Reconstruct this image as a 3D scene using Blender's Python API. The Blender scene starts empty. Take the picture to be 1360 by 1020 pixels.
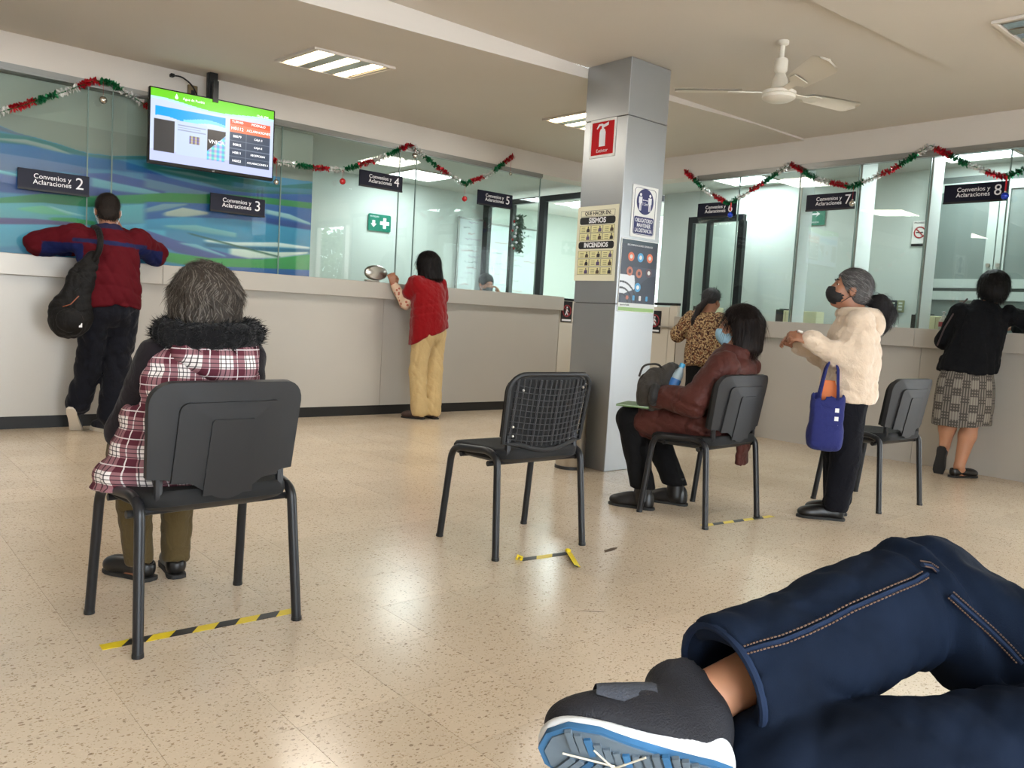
import bpy, bmesh, math, random
import numpy as np
from mathutils import Matrix, Vector

# ---------------------------------------------------------------- camera, world, light, exposure
SC = bpy.context.scene
COL = SC.collection
CAM_H = 1.03
cam_data = bpy.data.cameras.new('camera'); cam = bpy.data.objects.new('camera', cam_data); COL.objects.link(cam)
YAW, PITCH, ROLL, FPX = math.radians(49.5377), math.radians(-4.8135), math.radians(-3.2991), 1096.118
_f = Vector((math.cos(YAW)*math.cos(PITCH), math.sin(YAW)*math.cos(PITCH), math.sin(PITCH)))
_r = Vector((math.sin(YAW), -math.cos(YAW), 0)); _d = _f.cross(_r)
CR = _r*math.cos(ROLL) + _d*math.sin(ROLL); CD = -_r*math.sin(ROLL) + _d*math.cos(ROLL); CF = _f
cam.matrix_world = Matrix(((CR.x, -CD.x, -CF.x, 0), (CR.y, -CD.y, -CF.y, 0), (CR.z, -CD.z, -CF.z, CAM_H), (0, 0, 0, 1)))
cam_data.sensor_width = 36; cam_data.lens = FPX/1360*36; cam_data.clip_start = .05
SC.camera = cam
SC.view_settings.view_transform = 'Standard'; SC.view_settings.look = 'None'
SC.view_settings.exposure = 0.1; SC.view_settings.gamma = 1; SC.view_settings.use_curve_mapping = False
SC.cycles.max_bounces = 8; SC.cycles.diffuse_bounces = 3; SC.cycles.glossy_bounces = 3; SC.cycles.transparent_max_bounces = 12; SC.cycles.caustics_reflective = False; SC.cycles.caustics_refractive = False
world = bpy.data.worlds.new('world'); SC.world = world; world.use_nodes = True
bg = world.node_tree.nodes['Background']; bg.inputs[0].default_value = (.86, .94, 1, 1); bg.inputs[1].default_value = 14.0

# ---------------------------------------------------------------- helpers
def lin(c):
    return tuple((x/255/12.92 if x/255 <= .04045 else ((x/255+.055)/1.055)**2.4) for x in c)
def tag(o, label=None, cat=None, group=None, kind=None):
    if label: o['label'] = label
    if cat: o['category'] = cat
    if group: o['group'] = group
    if kind: o['kind'] = kind
    return o
def empty(name, loc=(0, 0, 0), rz=0):
    o = bpy.data.objects.new(name, None); o.location = loc; o.rotation_euler = (0, 0, rz); o.empty_display_size = .1
    COL.objects.link(o); return o
def thing(name, label, cat, loc=(0, 0, 0), rz=0, group=None):
    return tag(empty(name, loc, rz), label, cat, group)
def link(name, me, mat=None, parent=None, M=None):
    o = bpy.data.objects.new(name, me); COL.objects.link(o)
    if mat is not None and not me.materials: me.materials.append(mat)
    if M is not None: o.matrix_world = M
    if parent is not None: o.parent = parent
    return o
def children(o): return [c for c in bpy.data.objects if c.parent == o]
def copy_tree(o, parent=None):
    c = o.copy(); COL.objects.link(c); c.parent = parent
    for ch in children(o): copy_tree(ch, c)
    return c
def frame(o, x, z):
    """matrix with local x, z axes given; y = z cross x"""
    x = Vector(x).normalized(); z = Vector(z).normalized(); y = z.cross(x).normalized(); z = x.cross(y)
    return Matrix(((x.x, y.x, z.x, o[0]), (x.y, y.y, z.y, o[1]), (x.z, y.z, z.z, o[2]), (0, 0, 0, 1)))
def T(x, y, z): return Matrix.Translation((x, y, z))
def RZ(a): return Matrix.Rotation(a, 4, 'Z')
def RX(a): return Matrix.Rotation(a, 4, 'X')
def RY(a): return Matrix.Rotation(a, 4, 'Y')
I4 = Matrix.Identity(4)

class MB:
    def __init__(s): s.bm = bmesh.new()
    def box(s, c, d, M=I4, bev=0, seg=1):
        r = bmesh.ops.create_cube(s.bm, size=1, matrix=M @ T(*c) @ Matrix.Diagonal((d[0], d[1], d[2], 1)))
        if bev:
            es = list({e for v in r['verts'] for e in v.link_edges})
            bmesh.ops.bevel(s.bm, geom=es, offset=bev, segments=seg, affect='EDGES', profile=.6)
        return s
    def span(s, x0, x1, y0, y1, z0, z1, M=I4, bev=0, seg=1):
        return s.box(((x0+x1)/2, (y0+y1)/2, (z0+z1)/2), (abs(x1-x0), abs(y1-y0), abs(z1-z0)), M, bev, seg)
    def tube(s, pts, r, seg=10, closed=False, M=I4, flat=None):
        pts = [Vector(p) for p in pts]; n = len(pts)
        rr = r if isinstance(r, (list, tuple)) else [r]*n
        rings = []; prev = None
        for i, p in enumerate(pts):
            if closed: t = pts[(i+1) % n]-pts[i-1]
            else: t = pts[min(i+1, n-1)]-pts[max(i-1, 0)]
            t.normalize()
            if prev is None: u = t.orthogonal().normalized() if flat is None else (Vector(flat)-t*t.dot(Vector(flat))).normalized()
            else: u = (prev-t*t.dot(prev)).normalized()
            prev = u; w = t.cross(u)
            ring = []
            for k in range(seg):
                a = 2*math.pi*k/seg
                ring.append(s.bm.verts.new(M @ (p+u*math.cos(a)*rr[i]+w*math.sin(a)*rr[i])))
            rings.append(ring)
        m = n if closed else n-1
        for i in range(m):
            a, b = rings[i], rings[(i+1) % n]
            for k in range(seg): s.bm.faces.new((a[k], a[(k+1) % seg], b[(k+1) % seg], b[k]))
        if not closed:
            s.bm.faces.new(rings[0][::-1]); s.bm.faces.new(rings[-1])
        return s
    def lathe(s, prof, seg=24, M=I4):
        rings = []
        for (r, z) in prof:
            if r < 1e-6: rings.append([s.bm.verts.new(M @ Vector((0, 0, z)))])
            else: rings.append([s.bm.verts.new(M @ Vector((r*math.cos(2*math.pi*k/seg), r*math.sin(2*math.pi*k/seg), z))) for k in range(seg)])
        for a, b in zip(rings, rings[1:]):
            for k in range(seg):
                k2 = (k+1) % seg
                if len(a) == 1 and len(b) == 1: continue
                if len(a) == 1: s.bm.faces.new((a[0], b[k2], b[k]))
                elif len(b) == 1: s.bm.faces.new((a[k], a[k2], b[0]))
                else: s.bm.faces.new((a[k], a[k2], b[k2], b[k]))
        return s
    def prism(s, poly, t, M=I4, bev=0):
        """2d polygon in local xy, extruded along +z by t"""
        a = [s.bm.verts.new(M @ Vector((x, y, 0))) for x, y in poly]; b = [s.bm.verts.new(M @ Vector((x, y, t))) for x, y in poly]
        n = len(poly); fs = []
        fs.append(s.bm.faces.new(a[::-1])); fs.append(s.bm.faces.new(b))
        for k in range(n): fs.append(s.bm.faces.new((a[k], a[(k+1) % n], b[(k+1) % n], b[k])))
        if bev: bmesh.ops.bevel(s.bm, geom=list(fs[1].edges), offset=bev, segments=2, affect='EDGES', profile=.6)
        return s
    def sphere(s, c, r, M=I4, u=14, v=9, sc=(1, 1, 1)):
        bmesh.ops.create_uvsphere(s.bm, u_segments=u, v_segments=v, radius=r, matrix=M @ T(*c) @ Matrix.Diagonal((*sc, 1))); return s
    def grid(s, fn, nu, nv):
        vs = [[s.bm.verts.new(fn(i/nu, j/nv)) for j in range(nv+1)] for i in range(nu+1)]
        for i in range(nu):
            for j in range(nv): s.bm.faces.new((vs[i][j], vs[i+1][j], vs[i+1][j+1], vs[i][j+1]))
        return s
    def mesh(s, name, smooth=False, ang=40):
        bmesh.ops.recalc_face_normals(s.bm, faces=s.bm.faces)
        me = bpy.data.meshes.new(name); s.bm.to_mesh(me); s.bm.free()
        if smooth:
            me.polygons.foreach_set('use_smooth', [True]*len(me.polygons))
            try: me.set_sharp_from_angle(angle=math.radians(ang))
            except Exception: pass
        return me
    def build(s, name, mat=None, parent=None, M=None, smooth=False, ang=40):
        return link(name, s.mesh(name, smooth, ang), mat, parent, M)

def fillet(pts, r, n=6):
    pts = [Vector(p) for p in pts]; out = [pts[0]]
    for a, b, c in zip(pts, pts[1:], pts[2:]):
        d0 = (a-b); d1 = (c-b); l = min(r, d0.length*.49, d1.length*.49)
        p0 = b+d0.normalized()*l; p1 = b+d1.normalized()*l
        for i in range(n+1):
            t = i/n; out.append(p0*(1-t)**2+b*2*t*(1-t)+p1*t**2)
    out.append(pts[-1]); return out
def rrect(w, h, r, n=5, cx=0, cy=0):
    out = []
    for (sx, sy, a0) in ((1, 1, 0), (-1, 1, 90), (-1, -1, 180), (1, -1, 270)):
        for i in range(n+1):
            a = math.radians(a0+90*i/n); out.append((cx+sx*(w/2-r)+r*math.cos(a), cy+sy*(h/2-r)+r*math.sin(a)))
    return out
def circle(r, n=28, cx=0, cy=0): return [(cx+r*math.cos(2*math.pi*k/n), cy+r*math.sin(2*math.pi*k/n)) for k in range(n)]

# ---------------------------------------------------------------- materials
MATS = {}
def mat(name, col, rough=.5, metal=0, spec=.5, var=0, vscale=8, bump=0, bscale=60, sheen=0, coat=0, emit=0, alpha=None, stretch=None):
    if name in MATS: return MATS[name]
    m = bpy.data.materials.new(name); m.use_nodes = True; nt = m.node_tree; b = nt.nodes['Principled BSDF']
    c = lin(col); b.inputs['Base Color'].default_value = (*c, 1); b.inputs['Roughness'].default_value = rough
    b.inputs['Metallic'].default_value = metal; b.inputs['Specular IOR Level'].default_value = spec
    if sheen: b.inputs['Sheen Weight'].default_value = sheen
    if coat: b.inputs['Coat Weight'].default_value = coat; b.inputs['Coat Roughness'].default_value = .1
    if emit: b.inputs['Emission Color'].default_value = (*c, 1); b.inputs['Emission Strength'].default_value = emit
    if var or bump:
        tc = nt.nodes.new('ShaderNodeTexCoord'); mp = nt.nodes.new('ShaderNodeMapping'); nt.links.new(tc.outputs['Object'], mp.inputs[0])
        if stretch: mp.inputs['Scale'].default_value = stretch
    if var:
        n = nt.nodes.new('ShaderNodeTexNoise'); n.inputs['Scale'].default_value = vscale; n.inputs['Detail'].default_value = 4
        nt.links.new(mp.outputs[0], n.inputs['Vector'])
        r = nt.nodes.new('ShaderNodeMapRange'); r.inputs[1].default_value = .25; r.inputs[2].default_value = .75; r.inputs[3].default_value = 1-var; r.inputs[4].default_value = 1+var
        nt.links.new(n.outputs[0], r.inputs[0])
        x = nt.nodes.new('ShaderNodeVectorMath'); x.operation = 'SCALE'; x.inputs[0].default_value = c; nt.links.new(r.outputs[0], x.inputs['Scale'])
        nt.links.new(x.outputs[0], b.inputs['Base Color'])
    if bump:
        n2 = nt.nodes.new('ShaderNodeTexNoise'); n2.inputs['Scale'].default_value = bscale; n2.inputs['Detail'].default_value = 3
        nt.links.new(mp.outputs[0], n2.inputs['Vector'])
        bp = nt.nodes.new('ShaderNodeBump'); bp.inputs['Strength'].default_value = bump; bp.inputs['Distance'].default_value = .01
        nt.links.new(n2.outputs[0], bp.inputs['Height']); nt.links.new(bp.outputs[0], b.inputs['Normal'])
    MATS[name] = m; return m
def glass_mat(name, tint, refl=1.0, rough=0):
    m = bpy.data.materials.new(name); m.use_nodes = True; nt = m.node_tree; nt.nodes.clear()
    out = nt.nodes.new('ShaderNodeOutputMaterial'); mx = nt.nodes.new('ShaderNodeMixShader'); fr = nt.nodes.new('ShaderNodeFresnel'); ge = nt.nodes.new('ShaderNodeNewGeometry'); io = nt.nodes.new('ShaderNodeMapRange'); io.inputs[3].default_value = 1.45; io.inputs[4].default_value = 1/1.45; nt.links.new(ge.outputs['Backfacing'], io.inputs[0]); nt.links.new(io.outputs[0], fr.inputs[0])
    tr = nt.nodes.new('ShaderNodeBsdfTransparent'); tr.inputs[0].default_value = (*tint, 1)
    gl = nt.nodes.new('ShaderNodeBsdfGlossy'); gl.inputs['Roughness'].default_value = rough; gl.inputs[0].default_value = (refl, refl, refl, 1)
    nt.links.new(fr.outputs[0], mx.inputs[0]); nt.links.new(tr.outputs[0], mx.inputs[1]); nt.links.new(gl.outputs[0], mx.inputs[2]); nt.links.new(mx.outputs[0], out.inputs[0])
    MATS[name] = m; return m
def attr_mat(name, rough=.5, emit=0, spec=.5, bump=0, bscale=200):
    if name in MATS: return MATS[name]
    m = bpy.data.materials.new(name); m.use_nodes = True; nt = m.node_tree; b = nt.nodes['Principled BSDF']
    a = nt.nodes.new('ShaderNodeAttribute'); a.attribute_name = 'paint'; b.inputs['Roughness'].default_value = rough; b.inputs['Specular IOR Level'].default_value = spec
    if emit: b.inputs['Base Color'].default_value = (.01, .01, .01, 1)
    else: nt.links.new(a.outputs['Color'], b.inputs['Base Color'])
    if emit: nt.links.new(a.outputs['Color'], b.inputs['Emission Color']); b.inputs['Emission Strength'].default_value = emit
    if bump:
        n2 = nt.nodes.new('ShaderNodeTexNoise'); n2.inputs['Scale'].default_value = bscale
        bp = nt.nodes.new('ShaderNodeBump'); bp.inputs['Strength'].default_value = bump; bp.inputs['Distance'].default_value = .01
        nt.links.new(n2.outputs[0], bp.inputs['Height']); nt.links.new(bp.outputs[0], b.inputs['Normal'])
    MATS[name] = m; return m
def srgb2lin(a):
    a = np.clip(np.asarray(a, float)/255, 0, 1); return np.where(a <= .04045, a/12.92, ((a+.055)/1.055)**2.4)
def set_paint(me, rgb):
    at = me.attributes.new('paint', 'FLOAT_COLOR', 'POINT')
    c = np.ones((len(me.vertices), 4), np.float32); c[:, :3] = srgb2lin(rgb); at.data.foreach_set('color', c.ravel())
def painted(name, w, h, nx, ny, fn, mt, parent=None, M=None):
    """flat print: local x right, y up, facing +z; fn(x, y arrays in metres from the lower left corner) -> rgb (0-255)"""
    xs, ys = np.meshgrid(np.linspace(0, w, nx+1), np.linspace(0, h, ny+1)); v = np.zeros((xs.size, 3)); v[:, 0] = xs.ravel(); v[:, 1] = ys.ravel()
    i = np.arange((nx+1)*(ny+1)).reshape(ny+1, nx+1); f = np.stack([i[:-1, :-1], i[:-1, 1:], i[1:, 1:], i[1:, :-1]], -1).reshape(-1, 4)
    me = bpy.data.meshes.new(name); me.from_pydata(v.tolist(), [], f.tolist()); set_paint(me, fn(xs.ravel(), ys.ravel()))
    return link(name, me, mt, parent, M)
def text_mesh(body, size, align='CENTER', bold=0, ext=.0004, spacing=1.0, line=1.0, shear=0, xs=1.0):
    cu = bpy.data.curves.new('lettering', 'FONT'); cu.body = body; cu.size = size; cu.align_x = align; cu.align_y = 'CENTER'; cu.extrude = ext; cu.offset = bold
    cu.space_character = spacing; cu.space_line = line; cu.resolution_u = 3; cu.shear = shear
    o = bpy.data.objects.new('tmp', cu); COL.objects.link(o); bpy.context.view_layer.update()
    me = bpy.data.meshes.new_from_object(o.evaluated_get(bpy.context.evaluated_depsgraph_get()))
    bpy.data.objects.remove(o); bpy.data.curves.remove(cu)
    if xs != 1.0: me.transform(Matrix.Diagonal((xs, 1, 1, 1)))
    me.materials.clear(); return me
def text(name, body, size, M, mt, parent=None, **k): return link(name, text_mesh(body, size, **k), mt, parent, M)
def flat(name, poly, M, mt, parent=None, t=.0006): return MB().prism(poly, t).build(name, mt, parent, M)

WHITE = mat('white_paint', (216, 207, 197), .6, var=.02, vscale=2)
CEIL = mat('ceiling_paint', (214, 205, 193), .7, var=.03, vscale=.8)
BLACK = mat('black_plastic', (20, 21, 23), .45, bump=.03, bscale=400)
BLKMET = mat('black_metal', (20, 24, 26), .35, spec=.4)
ALU = mat('grey_aluminium', (150, 150, 146), .35, metal=.6)
INK = mat('black_ink', (14, 14, 16), .5); PAPER = mat('white_paper', (236, 236, 232), .6)
NAVY = mat('navy_plastic', (11, 13, 34), .5, spec=.25); WTXT = mat('white_lettering', (235, 235, 238), .5)
STEEL = mat('stainless_steel', (190, 186, 178), .28, metal=1, var=.05, vscale=3)
GLASS = glass_mat('counter_glass', (.935, .968, .952))
# ---------------------------------------------------------------- the room
YL, XR = 6.80, 6.90
def terrazzo():
    m = bpy.data.materials.new('terrazzo'); m.use_nodes = True; nt = m.node_tree; b = nt.nodes['Principled BSDF']; N = nt.nodes.new; Lk = nt.links.new
    g = N('ShaderNodeNewGeometry')
    oi = N('ShaderNodeObjectInfo')
    n1 = N('ShaderNodeTexNoise'); n1.inputs['Scale'].default_value = 1.1; n1.inputs['Detail'].default_value = 5; Lk(g.outputs['Position'], n1.inputs['Vector'])
    base = N('ShaderNodeValToRGB'); base.color_ramp.elements[0].position = .3; base.color_ramp.elements[1].position = .72
    base.color_ramp.elements[0].color = (*lin((214, 195, 170)), 1); base.color_ramp.elements[1].color = (*lin((230, 212, 189)), 1); Lk(n1.outputs[0], base.inputs[0])
    cur = base.outputs[0]
    for sc, lo, hi, col, seed in ((95, .10, .13, (232, 214, 188), 2), (85, .07, .14, (158, 130, 98), 3), (52, .055, .12, (134, 108, 84), 9), (130, .10, .17, (176, 148, 114), 5), (30, .05, .05, (104, 82, 62), 7)):
        mp = N('ShaderNodeMapping'); mp.inputs['Location'].default_value = (seed, seed*1.7, 0); mp.inputs['Scale'].default_value = (1, 1.5 if seed else .8, 1); Lk(g.outputs['Position'], mp.inputs[0])
        nz = N('ShaderNodeTexNoise'); nz.inputs['Scale'].default_value = sc*.7; Lk(mp.outputs[0], nz.inputs['Vector'])
        ad = N('ShaderNodeMixRGB'); ad.inputs[0].default_value = .02; Lk(mp.outputs[0], ad.inputs[1]); Lk(nz.outputs['Color'], ad.inputs[2])
        v = N('ShaderNodeTexVoronoi'); v.inputs['Scale'].default_value = sc; v.inputs['Randomness'].default_value = 1; Lk(ad.outputs[0], v.inputs['Vector'])
        # only some of the cells are chips: cell colour decides the chip radius
        sep = N('ShaderNodeSeparateColor'); Lk(v.outputs['Color'], sep.inputs[0])
        mr = N('ShaderNodeMapRange'); mr.inputs[1].default_value = .35; mr.inputs[2].default_value = 1; mr.inputs[3].default_value = 0; mr.inputs[4].default_value = hi*2.6; Lk(sep.outputs[0], mr.inputs[0])
        lt = N('ShaderNodeMath'); lt.operation = 'LESS_THAN'; Lk(v.outputs['Distance'], lt.inputs[0]); Lk(mr.outputs[0], lt.inputs[1])
        mul = N('ShaderNodeMath'); mul.operation = 'MULTIPLY'; mul.inputs[1].default_value = .68; Lk(lt.outputs[0], mul.inputs[0])
        mx = N('ShaderNodeMixRGB'); mx.inputs[2].default_value = (*lin(col), 1); Lk(mul.outputs[0], mx.inputs[0]); Lk(cur, mx.inputs[1]); cur = mx.outputs[0]
    mr = N('ShaderNodeMapRange'); mr.inputs[3].default_value = .955; mr.inputs[4].default_value = 1.04; Lk(oi.outputs['Random'], mr.inputs[0])
    sc = N('ShaderNodeVectorMath'); sc.operation = 'SCALE'; Lk(cur, sc.inputs[0]); Lk(mr.outputs[0], sc.inputs['Scale']); Lk(sc.outputs[0], b.inputs['Base Color'])
    b.inputs['Roughness'].default_value = .2
    b.inputs['Specular IOR Level'].default_value = .5
    return m
TERR = terrazzo(); GROUT = mat('grout', (150, 124, 96), .7)
floor = MB().span(-3, 9.6, -2.7, 9.6, -.12, -.0012).build('floor', GROUT); tag(floor, kind='structure')
TS, GAP = .30, .0010
tile_me = MB().span(-TS/2+GAP/2, TS/2-GAP/2, -TS/2+GAP/2, TS/2-GAP/2, -.012, 0).mesh('floor_tile'); tile_me.materials.append(TERR)
cells = []
for i in range(-12, 33):
    for j in range(-10, 33):
        x, y = .589+TS*(i+.5), 2.374+TS*(j+.5)
        if not (-3 < x-TS/2 and x+TS/2 < 9.6 and -2.7 < y-TS/2 and y+TS/2 < 9.6): continue
        p = Vector((x, y, -CAM_H)); d = p.dot(CF); u = 680+FPX*p.dot(CR)/d if d > .3 else -9e9; v = 510+FPX*p.dot(CD)/d if d > .3 else -9e9
        vis = -60 < u < 1420 and 0 < v < 1120 and x < XR and y < YL and not (u > 1010 and v > 960)
        cells.append((0 if vis else 1, d if vis else 99, x, y))
cells.sort()
rest = MB()
for k, (a, d, x, y) in enumerate(cells):
    if k < 300 and a == 0: link('floor_tile', tile_me, None, floor).location = (x, y, 0)
    else: rest.span(x-TS/2+GAP/2, x+TS/2-GAP/2, y-TS/2+GAP/2, y+TS/2-GAP/2, -.012, 0)
tag(rest.build('floor_tile', TERR, floor), kind='stuff')
SCUFF = mat('scuff_mark', (92, 72, 52), .6)
for x, y, l, w, a in ((4.95, 6.45, .16, .008, 5), (5.15, 6.47, .12, .01, -3), (4.6, 6.33, .07, .012, 0), (6.72, 2.28, .22, .008, -80), (6.66, 2.62, .14, .007, -85), (6.6, 2.0, .1, .008, 70), (1.68, 6.42, .12, .008, 10), (1.45, 6.44, .1, .01, -8), (2.74, 2.46, .12, .03, 12), (2.1, 1.95, .10, .006, -40)):
    MB().prism([(-l/2, -w*.2), (-l*.1, -w/2), (l*.3, -w*.35), (l/2, 0), (l*.2, w*.4), (-l*.3, w/2)], .0003, T(x, y, .0001) @ RZ(math.radians(a))).build('scuff', SCUFF, floor)
# ceiling: three bays; the left one is lower and slopes, as the step beside the column shows
def S(name, mb, m, parent=None, smooth=False):
    o = mb.build(name, m, parent, smooth=smooth)
    if parent is None: tag(o, kind='structure')
    return o
zl = lambda x: 2.60+.0372*(min(x, 6.1)-1.95)
zm = lambda x: 2.752+(.02*(x-4.1)/2.8 if x > 4.1 else 0)
zr = lambda x: zm(x)-max(0, .022*(6.0-x))
mb = MB(); mb.grid(lambda u, v: Vector((-3+9.9*u, 4.2+2.62*v, zl(-3+9.9*u)*(1-v)+2.772*v)), 40, 8); S('ceiling', mb, CEIL, smooth=True)
mb = MB(); mb.grid(lambda u, v: Vector((-3+9.92*u, 2.40+1.8*v, zm(-3+9.92*u))), 20, 2); S('ceiling', mb, CEIL, smooth=True)
mb = MB(); mb.grid(lambda u, v: Vector((-3+9.92*u, -2.7+5.1*v, zr(-3+9.92*u)*v+2.74*(1-v))), 20, 4); S('ceiling', mb, CEIL, smooth=True)
mb = MB(); mb.grid(lambda u, v: Vector((-3+9.9*u, 4.2, zl(-3+9.9*u)*(1-v)+zm(-3+9.9*u)*v)), 40, 1); S('trim_1', mb, WHITE)
mb = MB(); mb.grid(lambda u, v: Vector((-3+9.9*u, 2.40, zr(-3+9.9*u)*(1-v)+zm(-3+9.9*u)*v)), 40, 1); S('trim_2', mb, WHITE)
S('wall_left', MB().span(-3, 6.9, YL, YL+.22, 2.56, 2.95), WHITE)
S('wall_right', MB().span(XR, XR+.22, 1.1, YL+.22, 2.54, 2.95), WHITE)
S('wall_back', MB().span(-3.15, -3, -2.7, 9.6, 0, 3), WHITE)
TWALL = mat('teller_wall', (206, 216, 210), .6); TCEIL = mat('teller_ceiling', (205, 208, 203), .7)
S('wall_far_left', MB().span(-3, 7.0, 9.0, 9.12, 0, 2.7), TWALL)
S('wall_far_right', MB().span(8.0, 8.12, 1.2, 6.7, 0, 2.7), TWALL)
S('wall_corner_a', MB().span(7, 9.6, 9.5, 9.62, 0, 2.7), TWALL); S('wall_corner_b', MB().span(9.5, 9.62, 6.6, 9.6, 0, 2.7), TWALL)
S('ceiling', MB().span(-3, 9.6, YL+.22, 9.6, 2.60, 2.7), TCEIL); S('ceiling', MB().span(XR+.22, 9.6, 1.2, YL+.22, 2.60, 2.7), TCEIL)
# street front behind the camera, out of frame: tall window openings let the daylight in
mb = MB(); mb.span(2.3, 8.3, -2.82, -2.7, 0, 2.95).span(-3, 2.3, -2.82, -2.7, 0, .2).span(-3, 2.3, -2.82, -2.7, 2.66, 2.95).span(-3, -1.5, -2.82, -2.7, .2, 2.66)
for x in (-.4, .5, 1.38): mb.span(x, x+.07, -2.82, -2.7, .2, 2.66)
S('wall_front', mb, WHITE)
mb = MB(); mb.span(8.2, 8.3, -2.7, 1.1, 0, .15).span(8.2, 8.3, -2.7, 1.1, 2.62, 2.95)
for y in (-2.7, -1.47, -.24, 1.0): mb.span(8.2, 8.3, y, y+.1, .15, 2.62)
S('wall_street', mb, WHITE)
S('ceiling', MB().span(XR+.02, 8.3, -2.7, 1.1, 2.75, 2.85), CEIL)
S('wall_side', MB().span(XR+.03, 8.2, 1.1, 1.2, 0, 2.75), WHITE)
# aluminium heads over the glass
# ---- windows: left glazing and right glazing, each pane its own piece
def glazing(name, axis, seams, z0, z1, hz0, hz1, ends):
    mb = MB()
    if axis == 'x': mb.span(ends[0], ends[1], YL-.012, YL+.05, hz0, hz1).span(ends[0], ends[1], YL-.004, YL+.05, hz0-.012, hz0)
    else: mb.span(XR-.012, XR+.05, ends[0], ends[1], hz0, hz1).span(XR-.004, XR+.05, ends[0], ends[1], hz0-.012, hz0)
    w = S(name, mb, ALU)
    for a, b in zip(seams, seams[1:]):
        m = MB()
        if axis == 'x': m.span(a+.003, b-.003, YL+.022, YL+.030, z0, z1)
        else: m.span(XR+.022, XR+.030, a+.003, b-.003, z0, z1)
        m.build('glass_pane', GLASS, w)
        e = MB()
        if axis == 'x': e.span(b-.004, b+.004, YL+.020, YL+.032, z0, z1)
        else: e.span(XR+.020, XR+.032, a-.004, a+.004, z0, z1)
        e.build('joint', MATS['seal'], w)
    return w
mat('seal', (120, 140, 134), .25)
glazing('window_1', 'x', (-3, -1.2, .13, .30, 1.571, 1.739, 3.086, 4.268, 4.456, 6.06), 1.26, 2.515, 2.525, 2.56, (-3, 6.06))
glazing('window_2', 'y', (1.2, 2.467, 3.056, 3.656, 4.217, 4.869, 5.341), 1.105, 2.49, 2.50, 2.54, (1.2, 5.36))
# ---- column
CX, CY, CW = 4.105, 3.795, .40
CP = mat('column_panel', (166, 168, 168), .36, metal=.7, var=.02, vscale=3)
col_o = thing('column', 'square grey clad column with posters standing in the middle of the room', 'column', (CX+.20, CY+.2, 0))
MB().span(-.19, .19, -.19, .19, 0, 2.755).build('core', mat('column_core', (70, 70, 68), .7), col_o)
W2, D2 = .20, .20
for z0, z1 in ((0, 1.138), (1.142, 2.378), (2.382, 2.752)):
    MB().span(-W2, W2, -D2, D2, z0, z1, bev=.003).build('cladding_panel', CP, col_o)
# ---- counters
LAM = mat('counter_laminate', (186, 181, 173), .33, metal=.25, var=.03, vscale=1.5, bump=.01, bscale=300)
def counter(name, label, pieces): 
    t = thing(name, label, 'counter', pieces[0][1]); iv = Matrix.Translation(t.location).inverted()
    for nm, _, mbx, m in pieces:
        o = mbx.build(nm, m, t); o.matrix_parent_inverse = iv
    return t
p = (1.7, YL, 0); P = []
xs = (-2.99, -.55, 1.80, 4.145, 6.44)
for a, b in zip(xs, xs[1:]):
    P.append(('front_panel', p, MB().span(a+.002, b-.002, YL, YL+.03, .092, 1.11), LAM))
for a, b in zip((-2.99, 2.1, 6.45), (2.1, 6.45)):
    P.append(('fascia', p, MB().span(a+.001, b-.001, YL-.06, YL-.03, 1.106, 1.258, bev=.004), LAM))
P.append(('worktop', p, MB().span(-2.99, 6.45, YL-.031, YL+.55, 1.228, 1.255), LAM))
P.append(('kickboard', p, MB().span(-2.99, 6.44, YL+.012, YL+.04, 0, .092), mat('kick_black', (14, 14, 15), .5)))
P.append(('end_panel', p, MB().span(6.41, 6.44, YL+.03, YL+.5, 0, 1.228), LAM))
counter('service_counter', 'long pale grey counter with black kickboard along the left glass', P)
p = (XR, 3.3, 0); P = []
ys = (1.2, 2.98, 5.49)
for a, b in zip(ys, ys[1:]): P.append(('front_panel', p, MB().span(XR, XR+.03, a+.002, b-.002, 0, .956), LAM))
ys = (1.2, 3.02, 5.49)
for a, b in zip(ys, ys[1:]): P.append(('fascia', p, MB().span(XR-.06, XR-.03, a+.001, b-.001, .953, 1.106, bev=.004), LAM))
P.append(('worktop', p, MB().span(XR-.031, XR+.55, 1.2, 5.49, 1.076, 1.103), LAM))
P.append(('end_panel', p, MB().span(XR+.03, XR+.5, 5.46, 5.49, 0, 1.076), LAM))
counter('service_counter', 'lower pale grey counter along the right glass wall, without kickboard', P)
# ---- low gate in the corner between the two counters
g = thing('corner_gate', 'cream low partition with door in the corner between the counters', 'partition', (XR, 6.2, 0))
CREAM = mat('cream_panel', (205, 198, 184), .5)
iv = Matrix.Translation(g.location).inverted()
for nm, mbx, m in (('panel', MB().span(XR, XR+.04, 5.50, 5.60, 0, 1.22), CREAM), ('door_leaf', MB().span(XR, XR+.04, 5.605, 6.45, 0.01, 1.20), CREAM),
                   ('panel', MB().span(XR, XR+.04, 6.455, YL+.04, 0, 1.22), CREAM), ('panel', MB().span(6.45, XR, YL, YL+.04, 0, 1.22), CREAM),
                   ('top_rail', MB().span(XR-.01, XR+.05, 5.5, YL+.05, 1.22, 1.245), BLKMET), ('top_rail', MB().span(6.45, XR-.01, YL-.01, YL+.05, 1.22, 1.245), BLKMET),
                   ('latch', MB().span(XR-.02, XR, 5.52, 5.72, .985, 1.0), STEEL)):
    mbx.build(nm, m, g).matrix_parent_inverse = iv
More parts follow.
